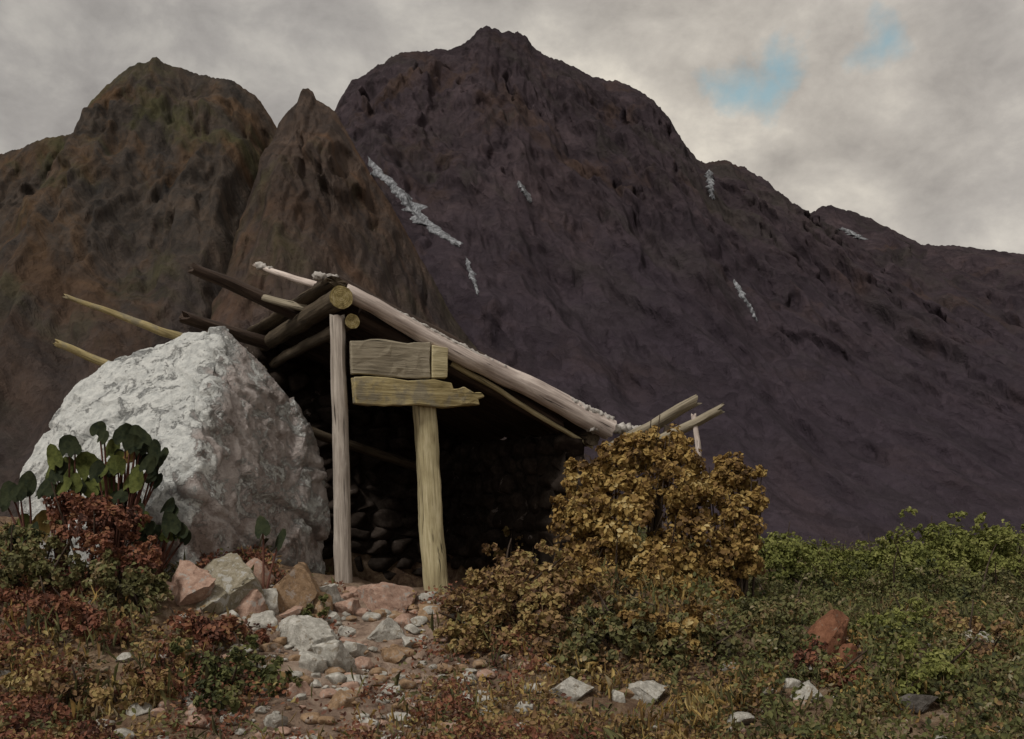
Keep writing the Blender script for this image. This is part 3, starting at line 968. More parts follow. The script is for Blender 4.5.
def build_shelter():
    root = empty('wooden_shelter', Vector((P0.x + 0.3, P0.y + 0.4, gz(P0.x + 0.3, P0.y + 0.4))),
                 'old lean-to shelter of grey timber with open dark doorway beside the boulder', 'shelter')
    # posts
    def post(pt, pb, r0, r1, mat, seed, off, label, **kw):
        T, Bm = on_front(*pt, off), on_front(*pb, off)
        Bm = Bm + (Bm - T).normalized() * 0.14
        return log('post', Bm, T, r1, r0, mat, root, seed, label=label, **kw)
    post((337, 318), (345, 604), 0.062, 0.074, W_GREY, 3, 0.0, 'slim grey post at the left of the doorway', square=0.5, wob=0.02)
    post((425, 402), (437, 606), 0.098, 0.108, W_OLIVE, 5, 0.02, 'thick olive yellow post at the right of the doorway', square=0.35, wob=0.03, roll=0.3)
    # boards over the doorway
    o = on_front(348, 405, 0.07)
    kx = (on_front(448, 405, 0.07) - o).length / 100.0
    kz = 8.1 / F

    def OL(pts):
        return [((x - 348) * kx, (405 - y) * kz) for x, y in pts]
    board('header_board', OL([(349, 342), (375, 339), (405, 341), (428, 339), (427, 356), (428, 374), (400, 376), (372, 374), (350, 376)]), 0.05, W_BOARD, root, o, BX, Vector((0, 0, 1)), 2, 'grey brown upper board over the doorway')
    board('batten', OL([(429, 341), (446, 344), (445, 374), (429, 375)]), 0.055, W_OLIVE, root, o, BX, Vector((0, 0, 1)), 6)
    board('lintel', OL([(350, 378), (372, 377), (402, 379), (430, 377), (447, 379), (449, 386), (460, 384), (471, 388), (478, 387), (482, 393), (475, 395), (477, 401), (462, 402), (440, 405), (412, 403), (380, 406), (352, 404)]), 0.09, W_YEL, root, o - AX * 0.015, BX, Vector((0, 0, 1)), 9, 'yellowish lintel board over the doorway with a split right end')
    # ridge pole and the pole under it, sawn ends toward us
    R0 = on_front(340, 298, 0.10)
    rp = log('ridge_pole', R0, R0 + AX * (DEPTH + 0.35), 0.088, 0.075, W_BROWN, root, 11, wob=0.02)
    V, Fc = log_geo(0.014, 0.094, 0.092, 12, seg=0.006, wob=0, ends=0.004)
    link_mesh('sawn_end', V, Fc, W_END, rp, smooth=False, matrix=axis_matrix(R0 - AX * 0.040, R0 + AX))
    Q0 = on_front(351, 322, 0.06)
    qp = log('purlin', Q0, Q0 + AX * (DEPTH + 0.2), 0.056, 0.05, W_BROWN, root, 13, wob=0.02)
    V, Fc = log_geo(0.014, 0.06, 0.058, 14, seg=0.006, wob=0, ends=0.004)
    link_mesh('sawn_end', V, Fc, W_END, qp, smooth=False, matrix=axis_matrix(Q0 - AX * 0.040, Q0 + AX))
    # front rafter, thick and pale
    A, B = on_front(346, 293, 0.03), on_front(608, 430, 0.03)
    log('rafter', A, B, 0.066, 0.102, W_PINK, root, 15, wob=0.035, sides=18, label='thick pale rafter running down the front edge of the roof')
    log('brace', on_front(452, 364, -0.05), on_front(592, 447, -0.05), 0.026, 0.018, W_OLIVE, root, 17, wob=0.03)
    log('brace', on_front(358, 318, -0.12), on_front(560, 425, -0.12), 0.075, 0.06, W_DARK, root, 18, wob=0.03)
    # roof poles side by side, lying on ridge and eave beam
    E0 = EAVE - AX * 0.02
    log('eave_beam', EAVE - SUP * 0.10 - SDN * 0.12 - AX * 0.0, EAVE - SUP * 0.10 - SDN * 0.12 + AX * DEPTH, 0.07, 0.06, W_BROWN, root, 19)
    n = 15
    for i in range(n):
        L = 0.14 + (DEPTH - 0.14) * i / (n - 1)
        S = P0 + AX * L + SUP * 0.10 - SDN * random.uniform(0.02, 0.14)
        E = EAVE + AX * L + SUP * 0.10 + SDN * random.uniform(-0.05, 0.12)
        log('roof_pole', S, E, 0.112, 0.118, W_DARK, root, 30 + i, wob=0.02, seg=0.12, flat=0.55, roll=0.0, sides=12)
    # poles that run on past the ridge
    for (L, px, py, Y, r0, r1, mt, sd) in (((306, 317, 9.1), 196, 270, 8.75, 0.075, 0.115, W_DARK, 51), ((266, 343, 10.2), 186, 317, 9.7, 0.09, 0.11, W_DARK, 52), ((330, 289, 8.6), 258, 267, 9.0, 0.022, 0.034, W_PINK, 53)):
        end = at(px, py, Y)
        S = at(*L)
        log('roof_pole', end, S, r0, r1, mt, root, sd, wob=0.03, seg=0.06, flat=0.62 if sd < 53 else 1.0, ends=0.07)
    # stubby pale log lying over the ridge
    log('roof_pole', at(258, 296, 8.9), at(306, 308, 8.75), 0.03, 0.04, W_BOARD, root, 54, wob=0.02)
    # edge board of the roof along the ridge, seen from below
    log('ridge_board', P0 - AX * 0.05 - SDN * 0.06 + SUP * 0.05, P0 + AX * (DEPTH + 0.1) - SDN * 0.10 + SUP * 0.05, 0.085, 0.085, W_BROWN, root, 56, flat=0.45, roll=0.2)
    # pale crust caked on the rafter, the eave and the peak
    def crust(P, Q, r0, r1, seed, amp):
        V, Fc = log_geo((Q - P).length, r0, r1, seed, sides=16, seg=0.012, wob=0.01, ends=0.02)
        ln = np.linalg.norm(V[:, :2], axis=1)[:, None] + 1e-6
        n1 = fbm(V[:, 0] * 22, V[:, 1] * 22, V[:, 2] * 22, 4, seed + 1, 0.65) + 0.8 * facet(V[:, 0] * 30, V[:, 1] * 30, V[:, 2] * 30, seed + 2)
        V[:, :2] += V[:, :2] / ln * (n1 * amp)[:, None]
        V[:, 2] += 0.5 * amp * fbm(V[:, 0] * 30, V[:, 1] * 30, V[:, 2] * 30, 3, seed + 5)
        link_mesh('crust', V, Fc, CRUST, root, smooth=True, matrix=axis_matrix(P, Q))
    crust(A.lerp(B, 0.05) + SUP * 0.048 - AX * 0.02, A.lerp(B, 0.62) + SUP * 0.056 - AX * 0.02, 0.014, 0.020, 91, 0.016)
    crust(A.lerp(B, 0.60) + SUP * 0.056 - AX * 0.02, A.lerp(B, 0.99) + SUP * 0.070 - AX * 0.02, 0.020, 0.050, 92, 0.024)
    crust(on_front(590, 426, 0.05), on_front(642, 431, -0.1), 0.055, 0.035, 93, 0.03)
    crust(on_front(314, 276, -0.05), on_front(336, 279, -0.05), 0.030, 0.036, 94, 0.025)
    crust(at(258, 267, 9.0) + Vector((0, 0, 0.012)), at(258, 267, 9.0).lerp(at(330, 289, 8.6), 0.17) + Vector((0, 0, 0.012)), 0.028, 0.022, 95, 0.016)
    # split log ends and prop beyond the eave
    log('eave_log', at(622, 442, 9.05), at(688, 406, 8.75), 0.085, 0.07, W_BOARD, root, 61, wob=0.04, ends=0.14, flat=0.7)
    log('eave_log', at(668, 436, 8.7), at(716, 411, 8.55), 0.065, 0.055, W_BOARD, root, 62, wob=0.04, ends=0.12, flat=0.7)
    pt = at(697, 418, 8.6)
    g = gz(at(712, 560, 8.6).x, 8.6)
    log('prop', Vector((at(712, 560, 8.6).x, 8.6, g - 0.1)), pt + Vector((0, 0, 0.02)), 0.035, 0.022, W_PINK, root, 63, wob=0.06)
    log('prop', at(650, 560, 8.7) + Vector((0, 0, -0.4)), at(668, 428, 8.75), 0.04, 0.035, W_BROWN, root, 64, wob=0.04)
    # dry-stone walls: back wall and low wall under the eave
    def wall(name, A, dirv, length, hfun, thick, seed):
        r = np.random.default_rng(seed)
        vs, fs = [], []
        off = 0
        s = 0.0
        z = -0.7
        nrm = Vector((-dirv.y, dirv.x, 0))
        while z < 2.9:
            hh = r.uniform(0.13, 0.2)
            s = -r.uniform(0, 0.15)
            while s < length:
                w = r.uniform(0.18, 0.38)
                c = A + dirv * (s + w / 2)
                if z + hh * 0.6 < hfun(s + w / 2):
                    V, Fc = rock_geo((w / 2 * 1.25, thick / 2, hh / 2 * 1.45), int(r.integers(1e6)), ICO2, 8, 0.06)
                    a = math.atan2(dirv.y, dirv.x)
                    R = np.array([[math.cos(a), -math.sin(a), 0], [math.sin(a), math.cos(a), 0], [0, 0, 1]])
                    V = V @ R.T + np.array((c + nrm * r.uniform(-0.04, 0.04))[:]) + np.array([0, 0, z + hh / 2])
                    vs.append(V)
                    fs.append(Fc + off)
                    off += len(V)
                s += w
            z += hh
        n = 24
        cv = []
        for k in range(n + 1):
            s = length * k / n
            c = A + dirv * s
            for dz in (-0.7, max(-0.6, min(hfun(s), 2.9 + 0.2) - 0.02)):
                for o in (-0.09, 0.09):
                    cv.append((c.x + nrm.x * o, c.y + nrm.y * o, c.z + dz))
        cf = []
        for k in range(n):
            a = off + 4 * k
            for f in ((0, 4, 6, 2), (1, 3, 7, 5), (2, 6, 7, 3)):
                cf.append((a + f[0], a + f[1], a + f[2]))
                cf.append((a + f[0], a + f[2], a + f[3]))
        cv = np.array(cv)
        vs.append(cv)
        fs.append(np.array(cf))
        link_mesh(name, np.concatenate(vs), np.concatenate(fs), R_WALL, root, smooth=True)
    gb = gz(P0.x, P0.y + 1)
    BA = P0 + AX * (DEPTH - 0.1)
    BA.z = gb
    top = P0.z - gb
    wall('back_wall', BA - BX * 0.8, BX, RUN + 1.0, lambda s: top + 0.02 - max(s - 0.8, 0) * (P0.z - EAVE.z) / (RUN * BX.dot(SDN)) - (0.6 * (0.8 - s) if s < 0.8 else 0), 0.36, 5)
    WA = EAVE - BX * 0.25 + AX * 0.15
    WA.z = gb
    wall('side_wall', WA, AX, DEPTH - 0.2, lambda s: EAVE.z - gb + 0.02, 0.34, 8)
    # planks across the dim back of the shelter
    log('inner_beam', P0 + AX * 2.0 - Vector((0, 0, 0.75)) - BX * 0.5, P0 + AX * 2.2 - Vector((0, 0, 1.35)) + BX * 1.5, 0.05, 0.05, W_BROWN, root, 71)


build_shelter()

# long poles laid over the back of the boulder
for lab, a, b, r0, r1, mt, sd in (
        ('upper of two long yellowish poles jutting up behind the white boulder', at(68, 297, 9.1), at(262, 370, 9.4), 0.02, 0.062, W_YEL, 81),
        ('lower of two long yellowish poles jutting up behind the white boulder', at(60, 345, 9.3), at(270, 428, 9.6), 0.036, 0.055, W_YEL, 82)):
    o = log('wooden_pole', a, b, r0, r1, mt, None, sd, wob=0.05, label=lab, ends=0.06)
    tag(o, None, 'pole', 'long poles laid over the back of the boulder')


# ------------------------------------------------------------------ stones
ST = [
    ('grey and yellow angular stone in the middle of the heap below the boulder', 222, 582, 74, 58, R_YEL, 1.0),
    ('salmon pink stone at the left end of the heap below the boulder', 186, 583, 58, 48, R_PINK, 0.9),
    ('wide orange pink stone under the right foot of the boulder', 288, 588, 74, 54, R_ORANGE, 0.9),
    ('small pale stone wedged against the foot of the slim grey post', 328, 594, 24, 22, R_PALE, 0.9),
    ('flat pinkish doorstep stone between the two doorway posts', 376, 598, 74, 32, R_PINK, 0.9),
    ('large pale slab on the slope below the orange pink stone', 304, 634, 66, 36, R_PALE, 0.8),
    ('rounded whitish stone touching the lower side of the large pale slab', 332, 657, 44, 36, R_PALE, 1.0),
    ('whitish stone on the path straight below the doorstep stone', 382, 631, 46, 24, R_PALE, 0.9),
    ('small pale oblong stone between pink heap and large pale slab', 262, 621, 34, 19, R_PALE, 0.8),
    ('brightest oval stone at the bottom edge below the brown shrub', 573, 690, 46, 24, R_PALE, 0.9),
    ('narrow pale stone just left of the brightest oval stone', 534, 689, 22, 10, R_PALE, 0.9),
    ('grey oval stone at the bottom edge below the ochre shrub', 648, 694, 42, 22, R_PALE, 0.9),
    ('small pale stone between the two oval bottom edge stones', 618, 697, 14, 11, R_PALE, 1.0),
    ('pale flat stone under the red brown stone on the right', 805, 692, 46, 21, R_PALE, 0.9),
    ('white stone at the far right edge among green plants', 982, 640, 32, 20, R_PALE, 0.9),
    ('domed red brown stone among the plants on the right', 832, 634, 54, 48, R_RED, 0.9),
    ('smaller red brown stone leaning on the domed red brown stone', 848, 656, 26, 26, R_RED, 0.9),
    ('small grey stone at the foot of the earth path', 466, 701, 20, 11, R_PALE, 0.9),
    ('flat grey stone on the bottom edge below the path', 398, 719, 26, 11, R_PALE, 0.9),
    ('grey stone on the bottom edge left of the path', 274, 720, 26, 16, R_PALE, 0.9),
    ('lone pale stone in the dark heather on the left', 124, 659, 20, 11, R_PALE, 0.9),
    ('small whitish stone left of the whitish path stone', 346, 632, 18, 11, R_PALE, 0.9),
    ('grey flat stone in the bottom right corner', 918, 704, 46, 22, R_DARK, 0.9),
    ('low grey stone at the bottom edge right of centre', 742, 719, 34, 13, R_PALE, 0.9),
]
for i, (lab, px, py, w, h, mt, dp) in enumerate(ST):
    stone(lab, px, py, w, h, mt, 500 + i * 7, dp)


RB = [(165, 590, 20, 16, R_PINK), (206, 600, 30, 20, R_YEL), (240, 602, 34, 24, R_PINK), (262, 600, 24, 18, R_PALE), (256, 572, 26, 22, R_PINK), (312, 606, 28, 18, R_ORANGE), (345, 608, 24, 14, R_PINK), (232, 624, 20, 13, R_ORANGE),
      (290, 614, 18, 11, R_PINK), (352, 650, 22, 14, R_PALE), (312, 664, 22, 15, R_PALE), (362, 664, 16, 10, R_PINK), (405, 622, 24, 13, R_PINK), (412, 644, 18, 11, R_PALE), (392, 655, 20, 12, R_ORANGE), (330, 618, 18, 11, R_PALE), (356, 682, 18, 11, R_PALE), (300, 690, 22, 13, R_PINK), (430, 612, 20, 11, R_ORANGE), (338, 700, 24, 14, R_ORANGE)]
for i, (px, py, w, h, mt) in enumerate(RB):
    stone('weathered pinkish or pale rubble stone between boulder foot and doorstep', px, py, w * 1.3, h * 1.35, mt, 900 + i * 5, 0.9, name='rubble_stone', group='rubble below boulder and doorway')


# pebbles strewn over path and slope (nobody could count them)
def pebbles():
    r = np.random.default_rng(9)
    for mat, n, name in ((R_PALE, 520, 'gravel'), (R_ORANGE, 240, 'gravel'), (R_PINK, 170, 'gravel')):
        vs, fs, off = [], [], 0
        for i in range(n):
            if r.uniform() < 0.6:
                x, y = r.normal(-1.0, 0.6), r.uniform(4.8, 7.9)
            else:
                x, y = r.uniform(-3.4, 3.6), r.uniform(4.9, 7.4)
            s = 0.012 + 0.05 * r.uniform() ** 3
            V, Fc = rock_geo((s * 1.2, s, s * 0.7), 2000 + i, ICO2, 6, 0.05)
            vs.append(V + np.array([x, y, gz(x, y) + s * 0.3]))
            fs.append(Fc + off)
            off += len(V)
        o = link_mesh(name, np.concatenate(vs), np.concatenate(fs), mat, smooth=True)
        tag(o, {'pale_stone': 'pale', 'orange_stone': 'rusty', 'pink_stone': 'pinkish'}[mat.name] + ' gravel strewn over the path and slope', None, None, 'stuff')


pebbles()


# ------------------------------------------------------------------ leaves
def leaf_cloud(C, size, seed, N=None, aspect=1.6, jitter=1.0):
    """one bent six-point leaf at every centre; N = preferred normal"""
    r = np.random.default_rng(seed)
    n = len(C)
    nn = r.normal(size=(n, 3))
    if N is not None:
        nn = nn * jitter * 0.6 + N
    nn /= np.linalg.norm(nn, axis=1)[:, None] + 1e-9
    t = r.normal(size=(n, 3))
    t -= nn * np.sum(t * nn, 1)[:, None]
    t /= np.linalg.norm(t, axis=1)[:, None] + 1e-9
    s = np.cross(nn, t)
    L = (np.asarray(size) * r.uniform(0.6, 1.35, n))[:, None]
    W = L / aspect
    bend = r.uniform(0.05, 0.3, n)[:, None] * L
    P = [C - t * L * 0.5,
         C - t * L * 0.1 + s * W * 0.5 + nn * bend * 0.5,
         C + t * L * 0.25 + s * W * 0.36 + nn * bend * 0.5,
         C + t * L * 0.5 - nn * bend * 0.6,
         C + t * L * 0.25 - s * W * 0.36 + nn * bend * 0.5,
         C - t * L * 0.1 - s * W * 0.5 + nn * bend * 0.5]
    V = np.stack(P, 1).reshape(-1, 3)
    b = np.arange(n)[:, None] * 6
    Fc = np.concatenate([b + np.array([[0, 1, 2, 3]]), b + np.array([[0, 3, 4, 5]])], 0)
    return V, Fc


L_OCHRE = leaf_mat('ochre_leaves', [(0.12, (0.076, 0.044, 0.019)), (0.33, (0.248, 0.145, 0.052)), (0.52, (0.429, 0.274, 0.088)), (0.72, (0.580, 0.409, 0.138)), (0.95, (0.690, 0.550, 0.270))])
L_BROWN = leaf_mat('brown_leaves', [(0.15, (0.102, 0.062, 0.039)), (0.4, (0.292, 0.172, 0.084)), (0.6, (0.426, 0.292, 0.119)), (0.8, (0.410, 0.336, 0.116)), (0.95, (0.683, 0.514, 0.269))])
L_GREEN = leaf_mat('green_leaves', [(0.15, (0.098, 0.108, 0.029)), (0.4, (0.203, 0.220, 0.056)), (0.65, (0.308, 0.317, 0.090)), (0.9, (0.406, 0.390, 0.146))])
L_MIX = leaf_mat('olive_leaves', [(0.12, (0.060, 0.055, 0.032)), (0.35, (0.152, 0.143, 0.060)), (0.55, (0.222, 0.227, 0.087)), (0.75, (0.290, 0.195, 0.094)), (0.95, (0.444, 0.388, 0.250))])
L_RUST = leaf_mat('rust_leaves', [(0.12, (0.069, 0.034, 0.027)), (0.35, (0.183, 0.081, 0.053)), (0.6, (0.330, 0.128, 0.076)), (0.8, (0.343, 0.187, 0.085)), (0.95, (0.538, 0.288, 0.188))])
L_DKGREEN = leaf_mat('dark_green_leaves', [(0.15, (0.047, 0.054, 0.024)), (0.4, (0.126, 0.137, 0.047)), (0.65, (0.224, 0.224, 0.076)), (0.82, (0.251, 0.190, 0.100)), (0.95, (0.431, 0.395, 0.251))])
STEM = wood_mat('twig_bark', (0.03, 0.02, 0.015), (0.065, 0.045, 0.032), (0.12, 0.09, 0.07))
REDSTEM = wood_mat('red_stem', (0.06, 0.025, 0.02), (0.13, 0.055, 0.04), (0.18, 0.09, 0.06))


def tube(pts, r0, r1, sides=5):
    n = len(pts)
    V, Fc = [], []
    for i, p in enumerate(pts):
        d = (pts[min(i + 1, n - 1)] - pts[max(i - 1, 0)]).normalized()
        x = d.orthogonal().normalized()
        y = d.cross(x)
        r = r0 + (r1 - r0) * i / (n - 1)
        for j in range(sides):
            a = j / sides * 2 * math.pi
            V.append((p + x * math.cos(a) * r + y * math.sin(a) * r)[:])
    for i in range(n - 1):
        for j in range(sides):
            Fc.append((i * sides + j, i * sides + (j + 1) % sides, (i + 1) * sides + (j + 1) % sides, (i + 1) * sides + j))
    return V, Fc


def shrub(label, clumps, leaf, size, dens, mat, seed, group=None, name='shrub', twigs=2, flat=0.85, cat='shrub'):
    """clumps: (px, py, Y, radius in px)"""
    r = np.random.default_rng(seed)
    rr = random.Random(seed)
    cs = []
    for px, py, Y, rad in clumps:
        if Y is None:                     # a clump standing on the slope where the eye meets it
            g = ground_at(px, py + rad * 0.55)
            cs.append((g + Vector((0, 0.3 * rad * g.y / F, rad * g.y / F * 0.55)), rad * g.y / F))
        else:
            cs.append((at(px, py, Y), rad * Y / F))
    bx = sum(c.x for c, _ in cs) / len(cs)
    by = sum(c.y for c, _ in cs) / len(cs)
    base = Vector((bx, by, gz(bx, by)))
    root = empty(name, base, label, cat, group)
    CC, NN = [], []
    sub = []
    for c, R in cs:
        for k in range(3):
            d = r.normal(size=3)
            d[2] = abs(d[2]) * 0.8 - 0.1
            d /= np.linalg.norm(d)
            sub.append((c + Vector(d) * R * r.uniform(0.85, 1.35), R * r.uniform(0.18, 0.4)))
    for c, R in cs + sub:
        # smaller sprays over the clump, each a little shell of leaves
        ns = max(5, int(18 * dens)) if len(CC) < 0 or R > 0.12 else 6
        for k in range(ns):
            d = r.normal(size=3)
            d /= np.linalg.norm(d)
            rad = R * r.uniform(0.35, 1.0) ** 0.6
            sc = np.array(c[:]) + d * rad * np.array([1, 0.95, flat])
            sr = R * r.uniform(0.14, 0.34)
            m = int(26 * dens * (sr / size) ** 1.1 / 2.2) + 6
            q = r.normal(size=(m, 3))
            q /= np.linalg.norm(q, axis=1)[:, None]
            CC.append(sc + q * sr * (r.uniform(0.3, 1.15, m) ** 0.7)[:, None])
            NN.append(q * 0.6 + d * 0.6 + np.array([0, -0.1, 0.35]))
    C = np.concatenate(CC)
    Nn = np.concatenate(NN)
    gh = ground_h(C[:, 0], C[:, 1])
    keep = C[:, 2] > gh - 0.02
    C, Nn = C[keep], Nn[keep]
    V, Fc = leaf_cloud(C, size, seed, Nn, leaf)
    link_mesh('foliage', V, Fc, mat, root)
    for c, R in cs:
        for k in range(twigs):
            foot = Vector((base.x * 0.4 + c.x * 0.6 + rr.uniform(-0.1, 0.1), base.y * 0.4 + c.y * 0.6 + rr.uniform(-0.05, 0.1), 0))
            foot.z = gz(foot.x, foot.y) - 0.05
            tip = c + Vector((rr.uniform(-1, 1), rr.uniform(-0.8, 0.8), rr.uniform(0.2, 1.45))) * R
            mid = foot.lerp(tip, 0.5) + Vector((rr.uniform(-1, 1), rr.uniform(-1, 1), rr.uniform(0, 0.6))) * R * 0.35
            pts = [foot.lerp(mid, t).lerp(mid.lerp(tip, t), t) for t in np.linspace(0, 1, 9)]
            V, Fc = tube(pts, 0.014, 0.004)
            link_mesh('branch', V, Fc, STEM, root, smooth=True)
    return root


shrub('tall ochre leaved shrub overgrowing the low end of the shelter roof',
      [(586, 480, 8.25, 24), (610, 462, 8.3, 22), (638, 450, 8.35, 22), (664, 446, 8.35, 22), (684, 462, 8.3, 22), (628, 490, 8.1, 34), (668, 490, 8.1, 34), (694, 505, 8.15, 30), (580, 518, 7.95, 30), (640, 530, 7.9, 44), (600, 545, 7.8, 36),
       (566, 534, None, 28), (548, 560, None, 26), (578, 580, None, 34), (640, 632, None, 30), (690, 636, None, 28), (690, 550, 7.9, 38), (660, 580, 7.7, 42), (610, 590, 7.6, 38), (690, 610, 7.5, 30), (640, 622, 7.4, 32)],
      1.3, 0.044, 1.7, L_OCHRE, 1001, name='shrub', twigs=2)
shrub('ochre shrub with a bare stick standing at its left, right of the tallest shrub',
      [(716, 480, 8.25, 16), (730, 470, 8.3, 17), (746, 480, 8.3, 17), (752, 502, 8.2, 16), (728, 508, 8.15, 26), (742, 535, 8.1, 24), (720, 555, 8.0, 32), (744, 562, 8.05, 20), (716, 592, 7.85, 30), (735, 620, 7.6, 22), (712, 640, 7.3, 22)],
      1.35, 0.042, 1.6, L_OCHRE, 1002)
shrub('low brown shrub spreading between thick olive post and ochre shrub',
      [(562, 540, None, 30), (538, 556, None, 30), (514, 574, None, 30), (490, 594, None, 28), (470, 612, None, 24), (545, 590, None, 36), (516, 612, None, 34), (580, 606, None, 36), (492, 634, None, 28), (540, 640, None, 32), (458, 640, None, 20)],
      1.5, 0.040, 1.4, L_BROWN, 1003)
shrub('dull olive and brown shrub in front of the tall ochre shrub',
      [(590, 634, None, 30), (622, 622, None, 30), (612, 650, None, 28), (652, 640, None, 32), (690, 640, None, 30), (722, 650, None, 26), (665, 662, None, 24), (575, 660, None, 24)],
      1.5, 0.040, 1.3, L_MIX, 1004)

# green dwarf shrubs along the crest on the right
CREST = [
    ('bright green bush touching the right side of the ochre shrubs', [(768, 552, 10.2, 22), (790, 550, 10.2, 26), (808, 562, 10.0, 22), (778, 572, 9.9, 22)], L_GREEN),
    ('lowest green bush in the dip of the right crest', [(826, 564, 10.4, 20), (850, 567, 10.4, 19), (874, 563, 10.4, 21), (850, 580, 10.0, 20)], L_GREEN),
    ('green bush rising left of the highest bush on the right crest', [(892, 558, 10.4, 25), (914, 550, 10.4, 28), (900, 575, 10.0, 26)], L_GREEN),
    ('highest green bush on the right crest', [(940, 538, 10.5, 22), (950, 546, 10.5, 28), (964, 548, 10.5, 24), (945, 568, 10.1, 30)], L_GREEN),
    ('green bush at the right end of the crest', [(985, 548, 10.5, 26), (1012, 545, 10.5, 28), (1040, 548, 10.5, 28), (995, 570, 10.1, 28)], L_GREEN),
]
for i, (lab, cl, mt) in enumerate(CREST):
    shrub(lab, cl, 1.8, 0.042, 1.4, mt, 1100 + i, 'green bushes along the right crest', twigs=1, flat=0.75)
LOW = [
    ('dark green bush below the lowest crest bush', [(800, 586, None, 24), (830, 590, None, 28), (862, 592, None, 28)], L_DKGREEN),
    ('dark green bush below the highest crest bush', [(900, 588, None, 30), (932, 592, None, 32), (955, 600, None, 26)], L_DKGREEN),
    ('olive bush at the right edge below the crest', [(985, 592, None, 34), (1020, 600, None, 32)], L_MIX),
    ('olive and ochre bush between ochre shrubs and red brown stone', [(768, 594, None, 28), (762, 622, None, 30), (790, 612, None, 26), (775, 648, None, 24)], L_MIX),
    ('rounded green cushion plant near the bottom right corner', [(905, 668, None, 28), (945, 672, None, 30), (925, 690, None, 26)], L_GREEN),
    ('reddish brown low bush right of the domed red brown stone', [(955, 628, None, 28), (990, 662, None, 26), (1015, 640, None, 26)], L_BROWN),
    ('green low bush just right of the red brown stones', [(890, 632, None, 26), (918, 626, None, 26)], L_GREEN),
    ('rusty low plant at the foot of the red brown stones', [(812, 668, None, 22), (845, 680, None, 24)], L_RUST),
]
for i, (lab, cl, mt) in enumerate(LOW):
    shrub(lab, cl, 1.7, 0.036, 1.2, mt, 1200 + i, 'low bushes on the right of the slope', twigs=1, flat=0.7)
LEFT = [
    ('olive and yellow bush at the left edge under the big leaves', [(14, 540, 6.9, 24), (36, 548, 6.85, 26), (24, 570, 6.6, 28), (56, 572, 6.55, 26)], L_MIX),
    ('rust brown bush under the big leaved plant', [(64, 506, 6.75, 20), (92, 510, 6.75, 21), (120, 520, 6.7, 21), (80, 532, 6.65, 26), (112, 544, 6.6, 26), (146, 550, 6.65, 16), (140, 564, 6.5, 20)], L_RUST),
    ('rust red heather mound on the far left', [(36, 616, None, 30), (72, 622, None, 30), (104, 632, None, 24)], L_RUST),
    ('olive brown bush left of the pink stones', [(96, 574, 6.45, 24), (122, 580, 6.4, 26), (148, 588, 6.4, 20), (130, 606, None, 26)], L_MIX),
    ('dark green mound at the bottom left of the path', [(200, 670, None, 26), (236, 676, None, 30), (268, 684, None, 24), (218, 700, None, 26)], L_DKGREEN),
    ('rust red heather between dark green mound and pink stones', [(180, 630, None, 24), (215, 636, None, 24), (240, 645, None, 18)], L_RUST),
    ('dark green leafy tuft right of the large pale slab', [(305, 616, None, 12), (318, 612, None, 12)], L_DKGREEN),
    ('brown heather mound in the bottom left corner', [(50, 690, None, 34), (100, 700, None, 34), (150, 690, None, 28)], L_BROWN),
]
for i, (lab, cl, mt) in enumerate(LEFT):
    shrub(lab, cl, 1.5, 0.034, 1.3, mt, 1300 + i, 'low bushes on the left of the slope', twigs=1, flat=0.7)


# ground cover: grasses and heather nobody could count
def cover(name, label, mat, n, xr, yr, size, asp, mask, seed, upright, hi=0.17, lo=0.42):
    r = np.random.default_rng(seed)
    m = n * 4
    x = r.uniform(*xr, m)
    y = yr[0] + (yr[1] - yr[0]) * r.uniform(0, 1, m) ** 1.35
    clump = fbm(x * 2.1, y * 2.1, seed * 1.3, 3, seed) * 0.6 + 0.5
    path = np.exp(-((x + 0.95 - 0.10 * (y - 6.5)) / 0.72) ** 2) * sstep(8.3, 7.6, y) * sstep(4.4, 5.2, y)
    dens = sstep(lo, lo + 0.22, clump)
    p = mask(x, y) * dens * (1 - 0.96 * path)
    inside = (x > -1.9) & (x < 0.6) & (y > 7.6)     # the earth stays clear inside the shelter
    p = np.where(inside, 0, p)
    for sx, sy, sr in STONE_SPOTS:                   # and round the bigger stones
        p = np.where((x - sx) ** 2 + ((y - sy + 0.35 * sr) * 0.6) ** 2 < (sr * 1.0) ** 2, 0, p)
    k = r.uniform(0, 1, m) < p
    x, y, dn = x[k][:n], y[k][:n], dens[k][:n]
    up = r.uniform(0.0, 1.0, len(x)) ** 0.6 * hi * dn * (0.5 + 0.5 * np.clip(fbm(x * 6, y * 6, seed * 2.1, 2, seed + 3) + 0.5, 0, 1.3))
    C = np.stack([x, y, ground_h(x, y) + up], 1)
    if upright:
        nrm = np.stack([r.normal(0, 1, len(x)), r.normal(0, 1, len(x)), r.normal(0.1, 0.2, len(x))], 1)
        V, Fc = leaf_cloud(C + np.array([0, 0, size * 0.25]), size, seed, nrm, asp, 0.3)
        b = V.reshape(-1, 6, 3)
        c = b.mean(1, keepdims=True)
        d = b - c
        d[:, :, 2] *= 1.7
        V = (c + d).reshape(-1, 3)
    else:
        V, Fc = leaf_cloud(C, size, seed, np.tile(np.array([[0, -0.35, 0.6]]), (len(x), 1)), asp, 1.5)
    o = link_mesh(name, V, Fc, mat)
    tag(o, label, None, None, 'stuff')


